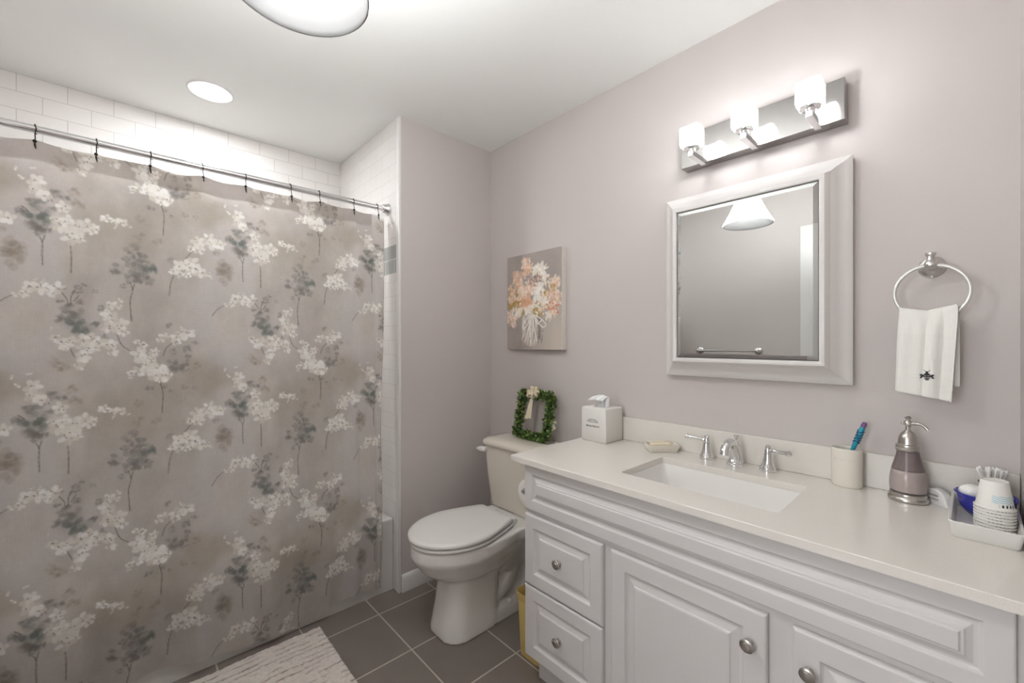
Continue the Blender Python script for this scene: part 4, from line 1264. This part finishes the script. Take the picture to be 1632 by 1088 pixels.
# the pulled tissue: a folded sheet rising and tipping over to the left
nu, nv = 26, 34
co = np.zeros((nv, nu, 3))
for i in range(nv):
    v = i / (nv - 1)
    for j in range(nu):
        u = j / (nu - 1) * 2 - 1
        wd = .024 + .010 * v
        pl = .004 * math.sin(u * 8 + 1) * (1 - .5 * v)
        if v < .62:
            z = .118 + v / .62 * .070 + .004 * math.cos(u * 2)
            co[i, j] = (.008 + u * wd, pl - .002, z)
        else:
            f = (v - .62) / .38
            a = f * PI * .95
            co[i, j] = (.008 + u * wd - .030 * f * (1 - .2 * u), pl - .002 - .010 * (1 - math.cos(a)), .188 + .004 * math.cos(u * 2) + .006 * math.sin(a) - .024 * max(0, f - .2))
tis = grid_mesh('tissue', co, nu, nv, M['tissue'], t)
so = tis.modifiers.new('solid', 'SOLIDIFY'); so.thickness = .001

# ------------------------------------------------------------------ soap dish and soap
t = thing('soap_dish', 'white rectangular ceramic soap dish beside the left faucet handle', 'soap dish', (1.150, -.079, KZ1), math.radians(48))
bm = NB()
D = lambda a, b, z, r: rrect(-a, a, -b, b, z, r, 3)
loft(bm, [D(.050, .030, 0, .004), D(.052, .032, .002, .004), D(.062, .0395, .026, .005), D(.0625, .040, .028, .005), D(.0605, .038, .029, .005), D(.057, .0345, .0275, .004), D(.049, .029, .008, .004), D(.04, .02, .007, .004)])
finish('dish', bm, M['ceramic'], t, angle=40)
bm = NB()
sphere(bm, (0, 0, .0), 1, 28, 16)
for v in bm.verts:
    p = v.co; e = .62
    v.co = Vector((math.copysign(abs(p.x) ** e, p.x) * .042, math.copysign(abs(p.y) ** e, p.y) * .024, math.copysign(abs(p.z) ** .8, p.z) * .0145))
so = finish('bar_soap', bm, M['soap'], None)
so.location = (1.150, -.079, KZ1 + .0228); so.rotation_euler = (0, 0, math.radians(44))
tag(so, 'cream bar of soap lying in the white soap dish', 'soap')

# ------------------------------------------------------------------ toothbrush holder, toothbrush
t = thing('toothbrush_holder', 'cream oval ceramic toothbrush cup right of the faucet', 'toothbrush holder', (1.727, -.054, KZ1))
bm = NB()
pr = [(.90, 0), (.94, .001), (.97, .004), (1.0, .008), (1.0, .104), (1.0, .110), (.985, .1125), (.93, .1130), (.89, .1115), (.875, .108), (.87, .012), (.4, .010)]
loft(bm, [[(.0375 * s * math.cos(2 * PI * k / 40), .0300 * s * math.sin(2 * PI * k / 40), z) for k in range(40)] for s, z in pr])
finish('cup', bm, M['ceramic'], t, angle=50)
for i, ch in enumerate('brushes'):
    x = (i - 3) * .0073 - .002
    y = -.0300 * math.sqrt(1 - (x / .0375) ** 2)
    text('embossed_letter', ch, .0105, M['ceramic'], t, (x, y - .0004, .082), (PI / 2, 0, math.atan2(.03 * x, .0375 ** 2 * math.sqrt(1 - (x / .0375) ** 2))), .0007)
p0, p1 = Vector((1.708, -.052, KZ1 + .014)), Vector((1.768, -.052, KZ1 + .190))
t = thing('toothbrush', 'teal and purple toothbrush standing in the cream cup', 'toothbrush', p0)
dv = p1 - p0
fm = frame_at((0, 0, 0), dv)
bm = NB(); L_ = dv.length
lathe(bm, [(.004, 0), (.006, .01), (.0058, .07), (.0068, .10), (.0095, .13), (.0102, .15), (.0096, .168), (.0084, .175)], 16, fm, sx=1.0, sy=.75); finish('handle', bm, M['tealplastic'], t)
bm = NB(); lathe(bm, [(.0086, .1752), (.0088, .182), (.0068, .189), (.0025, L_)], 16, fm, sx=1.0, sy=.75); finish('end_grip', bm, M['purpleplastic'], t)
bm = NB()
for k, zc in enumerate((.128, .136, .144, .152, .160)):
    q = fm @ Vector((0, 0, zc))
    tube(bm, [fm @ Vector((.0074 * math.cos(a), .0055 * math.sin(a) , zc + .003 * math.cos(a * 2 + k))) * 1.0 + (fm.to_3x3() @ Vector((math.cos(a), math.sin(a), 0))) * .0022 for a in [2 * PI * i / 16 for i in range(16)]], .0014, 6, True)
finish('rubber_grip', bm, M['navyplastic'], t)
bm = NB(); tube(bm, [fm @ Vector((.0095, -.001, z)) for z in (.112, .13, .15, .17, .183)], [.002, .0034, .0036, .0034, .002], 8); finish('back_grip', bm, M['purpleplastic'], t)

# ------------------------------------------------------------------ soap dispenser
t = thing('soap_dispenser', 'mauve glass soap dispenser with brushed nickel pump on the counter', 'soap dispenser', (1.862, -.076, KZ1))
bm = NB(); lathe(bm, [(.036, 0), (.0405, .002), (.0415, .006), (.0405, .010), (.0375, .013), (.0385, .017), (.038, .021), (.036, .0225)], 40); finish('base', bm, M['brushed'], t)
gl = [(.0365, .0228), (.0385, .035), (.0388, .050), (.0375, .066), (.0340, .085), (.0290, .104), (.0248, .120), (.0230, .134)]
bm = NB(); lathe(bm, gl, 40); g = finish('glass_bottle', bm, mat('smoky_mauve_glass', (0.80, 0.745, 0.75), 0.04, trans=.92, ior=1.2), t)
bm = NB(); lathe(bm, [(r - .003, z + .004) for r, z in gl[:4]] + [(.0320, .080), (.030, .082)], 40); finish('liquid_soap', bm, M['mauve'], t)
bm = NB(); lathe(bm, [(.0318, .0835), (.0290, .094), (.0262, .104), (.0222, .120), (.0206, .132)], 40); finish('soap_film', bm, mat('mauve_film', srgb(142, 126, 125), .3, vary=.25, vscale=60), t)
bm = NB(); lathe(bm, [(.0245, .1342), (.0262, .136), (.0265, .140), (.0248, .142), (.0255, .147), (.0248, .150), (.021, .152), (.0205, .158), (.0195, .167), (.0165, .177), (.0115, .184), (.0075, .187), (.0062, .189)], 36)
finish('collar', bm, M['brushed'], t)
bm = NB()
lathe(bm, [(.0055, .1892), (.0055, .200), (.0085, .202), (.0095, .207), (.0085, .212), (.005, .215), (.004, .218), (.0072, .221), (.0075, .223), (.004, .2265), (.001, .227)], 24)
ca, sa = math.cos(-.25), math.sin(-.25)
tube(bm, spline([(-.004 * ca, -.004 * sa, .207), (.012 * ca, .012 * sa, .208), (.022 * ca, .022 * sa, .209), (.032 * ca, .032 * sa, .205), (.040 * ca, .040 * sa, .196)], 5), [.0042] * 10 + [.0034] * 6 + [.0036] * 5, 12)
sphere(bm, (-.011 * ca, -.011 * sa, .207), .004, 10, 8)
finish('pump_head', bm, M['brushed'], t)

# ------------------------------------------------------------------ small plug-in device
t = thing('plug_in_device', 'small white plastic plug-in device with two prongs lying by the backsplash', 'plug', (1.918, -.052, KZ1), math.radians(-38))
bm = NB()
rings = []
for yy, s in ((-.013, .90), (-.010, 1.0), (.008, 1.0), (.012, .9)):
    rg = []
    for k in range(13):
        a = PI * (1 - k / 12) * .62 + .2
        rg.append((.030 * s * math.cos(a), yy, .040 * s * math.sin(a) ** .8))
    rg += [(.034 * s, yy, 0), (-.012 * s, yy, 0)]
    rings.append(rg)
loft(bm, rings)
finish('shell', bm, M['plastic'], t, angle=50, bevel=.001)
for z in (.014, .024):
    bm = NB(); box(bm, -.010, .012, -.0155, -.0125, z - .0012, z + .0012); finish('prong', bm, M['brushed'], t)

# ------------------------------------------------------------------ tray and what stands in it
t = thing('tray', 'white rectangular ceramic tray at the right end of the counter', 'tray', (1.998, -.176, KZ1))
bm = NB()
T_ = lambda a, b, z, r: rrect(-a, a, -b, b, z, r, 4)
loft(bm, [T_(.046, .117, 0, .006), T_(.049, .120, .003, .007), T_(.0545, .130, .034, .008), T_(.055, .1305, .036, .008), T_(.0535, .129, .0372, .008), T_(.0500, .1255, .036, .007), T_(.0445, .116, .007, .006), T_(.035, .1, .006, .006)])
finish('dish', bm, M['boxwhite'], t, angle=40)
TZ0 = KZ1 + .0065
t = thing('glass_bowl', 'cobalt blue glass bowl of cotton balls in the white tray', 'bowl', (2.001, -.128, TZ0))
bm = NB()
bp = [(.018, 0), (.021, .002), (.033, .011), (.0425, .024), (.0475, .039), (.0490, .050), (.0515, .0545), (.0535, .0575), (.0510, .0595), (.0478, .058), (.0455, .050), (.0435, .039), (.038, .026), (.028, .015), (.01, .010)]
lathe(bm, bp, 48); finish('glass', bm, M['blueglass'], t, angle=60)
def cotton(x, y, z, r, lab, sx=1, sz=.8):
    bm = NB(); sphere(bm, (0, 0, 0), r, 20, 14, sx, 1, sz)
    for v in bm.verts:
        v.co *= 1 + .05 * math.sin(v.co.x * 170 + 1) * math.sin(v.co.z * 150) + .03 * math.sin(v.co.y * 260)
    o = finish('cotton_ball', bm, M['cotton'], None); o.location = (x, y, z)
    tag(o, lab, 'cotton ball', 'cotton balls in the blue bowl')
cotton(1.979, -.118, TZ0 + .056, .0215, 'large white cotton ball on the left side of the blue bowl', 1.1)
cotton(2.027, -.110, TZ0 + .054, .019, 'white cotton ball on the right of the blue bowl behind the cups')
cotton(2.000, -.140, TZ0 + .032, .016, 'white cotton ball low in the middle of the blue bowl')

# paper cups, upside down and nested
CXc, CYc = 2.013, -.214
def cup_mats():
    m = mat('printed_paper', srgb(236, 233, 227), .65)
    n, l, b = nodes_of(m)
    tc = n.new('ShaderNodeTexCoord'); sp = n.new('ShaderNodeSeparateXYZ'); l.new(tc.outputs['Object'], sp.inputs[0])
    def mth(op, a, b_=None):
        q = n.new('ShaderNodeMath'); q.operation = op
        for i, x in enumerate((a, b_)):
            if x is None: continue
            if isinstance(x, (int, float)): q.inputs[i].default_value = x
            else: l.new(x, q.inputs[i])
        return q.outputs[0]
    ang = mth('ARCTAN2', sp.outputs['Y'], sp.outputs['X'])
    # sheaves of pale blue lines low on the wall, facing the room; dark marks below them
    za = mth('SUBTRACT', sp.outputs['Z'], mth('MULTIPLY', mth('ABSOLUTE', mth('SUBTRACT', ang, -1.15)), .010))
    ln = mth('GREATER_THAN', mth('SINE', mth('MULTIPLY', za, 2 * PI / .0042)), .25)
    band = mth('MULTIPLY', mth('GREATER_THAN', sp.outputs['Z'], .016), mth('LESS_THAN', sp.outputs['Z'], .032))
    sect = mth('MULTIPLY', mth('GREATER_THAN', ang, -1.75), mth('LESS_THAN', ang, -.45))
    f1 = mth('MULTIPLY', mth('MULTIPLY', ln, band), sect)
    dk = mth('GREATER_THAN', mth('SINE', mth('MULTIPLY', ang, 26)), .1)
    band2 = mth('MULTIPLY', mth('GREATER_THAN', sp.outputs['Z'], .0085), mth('LESS_THAN', sp.outputs['Z'], .0145))
    sect2 = mth('MULTIPLY', mth('GREATER_THAN', ang, -1.35), mth('LESS_THAN', ang, -.35))
    f2 = mth('MULTIPLY', mth('MULTIPLY', dk, band2), sect2)
    m1 = n.new('ShaderNodeMixRGB'); m1.inputs[1].default_value = (*srgb(236, 233, 227), 1); m1.inputs[2].default_value = (*srgb(158, 200, 214), 1); l.new(f1, m1.inputs[0])
    m2 = n.new('ShaderNodeMixRGB'); m2.inputs[2].default_value = (*srgb(30, 48, 56), 1); l.new(m1.outputs[0], m2.inputs[1]); l.new(f2, m2.inputs[0])
    l.new(m2.outputs[0], b.inputs['Base Color'])
    r_ = mat('dashed_rim', srgb(236, 233, 227), .65)
    n, l, b = nodes_of(r_)
    tc = n.new('ShaderNodeTexCoord'); sp = n.new('ShaderNodeSeparateXYZ'); l.new(tc.outputs['Object'], sp.inputs[0])
    ang = mth('ARCTAN2', sp.outputs['Y'], sp.outputs['X'])
    ds = mth('GREATER_THAN', mth('SINE', mth('MULTIPLY', ang, 34)), -.25)
    pt = mth('GREATER_THAN', mth('SINE', mth('ADD', mth('MULTIPLY', ang, 5), 1.0)), -.35)
    zb = mth('MULTIPLY', mth('GREATER_THAN', sp.outputs['Z'], -.0002), mth('LESS_THAN', sp.outputs['Z'], .0014))
    f = mth('MULTIPLY', mth('MULTIPLY', ds, pt), zb)
    m1 = n.new('ShaderNodeMixRGB'); m1.inputs[1].default_value = (*srgb(236, 233, 227), 1); m1.inputs[2].default_value = (*srgb(34, 32, 34), 1); l.new(f, m1.inputs[0])
    l.new(m1.outputs[0], b.inputs['Base Color'])
    return m, r_
CM, RM = cup_mats()
NC, CSTEP = 9, .0066
ORD = ['topmost', 'second', 'third', 'fourth', 'fifth', 'sixth', 'seventh', 'eighth', 'lowest']
for i in range(NC):
    k = NC - 1 - i                                  # i = 0 is the topmost
    lab = ('topmost upside-down paper cup of the stack, printed with blue lines' if i == 0 else
           'dash-rimmed white paper cup, %s in the nested stack' % (ORD[i] + (' from the top' if i < NC - 1 else '')))
    if i == 0:
        cup = thing('paper_cup', lab, 'paper cup', (CXc, CYc, TZ0 + k * CSTEP), 0, 'nested paper cups in the tray')
        bm = NB()
        lathe(bm, [(.0302, .0012), (.0292, .006), (.0218, .0590), (.0214, .0610), (.0206, .0612), (.0204, .0594), (.0285, .006), (.0296, .0012)], 48, None, False, False)
        lathe(bm, [(.0207, .0590), (.0207, .0596)], 40)
        finish('wall', bm, CM, cup, angle=50)
        bm = NB()
        rp = [(.0306 + .0019 * math.cos(a), .0024 + .0024 * math.sin(a)) for a in [2 * PI * q / 12 for q in range(12)]]
        Rr = [[bm.verts.new((r * math.cos(2 * PI * q / 56), r * math.sin(2 * PI * q / 56), z)) for q in range(56)] for r, z in rp]
        for a in range(12):
            for q in range(56):
                bm.faces.new((Rr[a][q], Rr[a][(q + 1) % 56], Rr[(a + 1) % 12][(q + 1) % 56], Rr[(a + 1) % 12][q]))
        finish('rim', bm, RM, cup, angle=60)
    else:
        c = dup(cup, lab); c.location.z = TZ0 + k * CSTEP; c.rotation_euler.z = random.uniform(-.5, .5)
# swab jar with swabs
t = thing('swab_jar', 'small clear glass jar of cotton swabs behind the paper cups', 'jar', (2.014, -.052, KZ1 + .0372 if False else TZ0))
bm = NB(); lathe(bm, [(.020, 0), (.022, .002), (.0225, .060), (.025, .070), (.0262, .0725), (.0245, .074), (.0225, .071), (.0205, .060), (.020, .006), (.01, .005)], 36); finish('glass', bm, M['clearglass'], t)
t.location = (2.014, -.0525, TZ0)
def make_swab():
    t = thing('cotton_swab', 'white paper-stick cotton swab standing in the glass jar behind the cups', 'cotton swab', (0, 0, 0), 0, 'cotton swabs in the jar')
    bm = NB(); tube(bm, [(0, 0, 0), (0, 0, .04), (0, 0, .078)], .0016, 8); finish('stick', bm, M['paper'], t)
    for z0, s in ((.070, 1), (.008, -1)):
        bm = NB(); lathe(bm, [(.0017, 0), (.0026, .003 * s), (.0033, .008 * s), (.0028, .012 * s), (.0008, .0145 * s)], 10, Matrix.Translation((0, 0, z0))); finish('cotton_tip', bm, M['cotton'], t)
    return t
R = random.Random(9)
sw = make_swab()
for i in range(20):
    s = sw if i == 0 else dup(sw)
    a = i * 2.4; rr = .0145 * math.sqrt((i + .5) / 20)
    s.location = (2.014 + rr * .55 * math.cos(a), -.0525 + rr * .55 * math.sin(a), TZ0 + .024 + R.uniform(-.004, .004))
    tl = .06 + .30 * rr / .0145 * R.uniform(.6, 1)
    s.rotation_euler = (-tl * math.sin(a) * .6, tl * math.cos(a), R.random() * 3)

# ------------------------------------------------------------------ toilet paper on the side of the vanity
t = thing('paper_holder', 'chrome toilet paper holder on the left side of the vanity', 'paper holder', (VX0, -.36, .694))
bm = NB(); lathe(bm, [(.022, 0), (.022, .004), (.010, .008), (.008, .02), (.008, .058)], 20, frame_at((0, .10, 0), (-1, 0, 0))); finish('post', bm, M['chrome'], t)
bm = NB(); tube(bm, [(-.058, .105, 0), (-.058, 0, 0), (-.058, -.104, 0)], .0065, 14); finish('arm', bm, M['chrome'], t)
bm = NB(); lathe(bm, [(.0066, 0), (.011, .003), (.012, .008), (.009, .012), (.012, .017), (.010, .022), (.003, .024)], 18, frame_at((-.058, -.104, 0), (0, -1, 0))); finish('end_knob', bm, M['chrome'], t)
bm = NB()
rings = [[(r * math.cos(2 * PI * k / 48), y, r * math.sin(2 * PI * k / 48)) for k in range(48)] for r, y in ((.020, -.05), (.054, -.05), (.0555, -.0485), (.0555, .0485), (.054, .05), (.020, .05))]
R_ = loft(bm, rings + [rings[0]], False, False)
o = finish('toilet_paper_roll', bm, M['paper'], None, angle=50); o.location = (VX0 - .058, -.41, .6802)
tag(o, 'white toilet paper roll hanging on the holder beside the vanity', 'toilet paper')

# ------------------------------------------------------------------ waste bin
t = thing('waste_bin', 'yellow plastic waste bin on the floor between toilet and vanity', 'waste bin', (.772, -.32, 0))
bm = NB()
B_ = lambda a, b, z: rrect(-a, a, -b, b, z, .022, 5)
loft(bm, [B_(.060, .115, 0), B_(.062, .117, .004), B_(.068, .125, .225), B_(.066, .123, .225), B_(.060, .115, .008), B_(.05, .1, .006)])
finish('body', bm, M['yellow'], t, angle=50)
bm = NB()
q = [B_(.0682, .1252, .226), B_(.071, .128, .228), B_(.0725, .1295, .252), B_(.0735, .1305, .258), B_(.0725, .1295, .260), B_(.0700, .127, .258), B_(.0662, .1232, .226)]
loft(bm, q + [q[0]], False, False); finish('rim_band', bm, mat('tan_plastic_band', srgb(206, 176, 104), .4), t, angle=50)

# ------------------------------------------------------------------ bath rug
RX0, RX1, RY0, RY1 = .0, .52, -1.84, -.992
nu, nv = 200, 330
xs = np.linspace(RX0, RX1, nu); yy = np.linspace(RY0, RY1, nv)
Xr, Yr = np.meshgrid(xs, yy)
wob = (vnoise((nv, nu), (9, 6), 41, 4) - .5) * .034
ph_ = (Xr - RX0 + wob) / .030
fr = ph_ - np.floor(ph_)
g = np.exp(-((fr - .5) / .085) ** 2)
brk = vnoise((nv, nu), (16, 17), 42, 3)
g = g * np.clip((brk - .36) * 6, 0, 1)
nz = vnoise((nv, nu), (90, 60), 43, 2)
edge = np.minimum(np.minimum(Xr - RX0, RX1 - Xr), np.minimum(Yr - RY0, RY1 - Yr))
ek = np.clip(edge / .006, 0, 1)
Zr = .0015 + ek * (.010 + .005 * nz - .009 * g)
Xj = Xr + (vnoise((nv, nu), (70, 40), 44, 2) - .5) * .006 * (1 - ek); Yj = Yr + (vnoise((nv, nu), (70, 40), 45, 2) - .5) * .010 * (1 - ek)
base = lin(222, 214, 207) * (1 + (nz[..., None] - .5) * .22)
dk = np.clip(g * 1.15, 0, 1)[..., None]
col = base * (1 - dk) + lin(112, 97, 88) * dk
t = thing('bath_rug', 'cream ribbed cotton bath rug on the tile floor beside the tub', 'rug', (.26, -1.42, 0))
rg = grid_mesh('pile', np.stack([Xj - .26, Yj + 1.42, Zr], -1), nu, nv, M['rug'], t, col.reshape(-1, 3))
so = rg.modifiers.new('solid', 'SOLIDIFY'); so.thickness = .0012; so.offset = -1
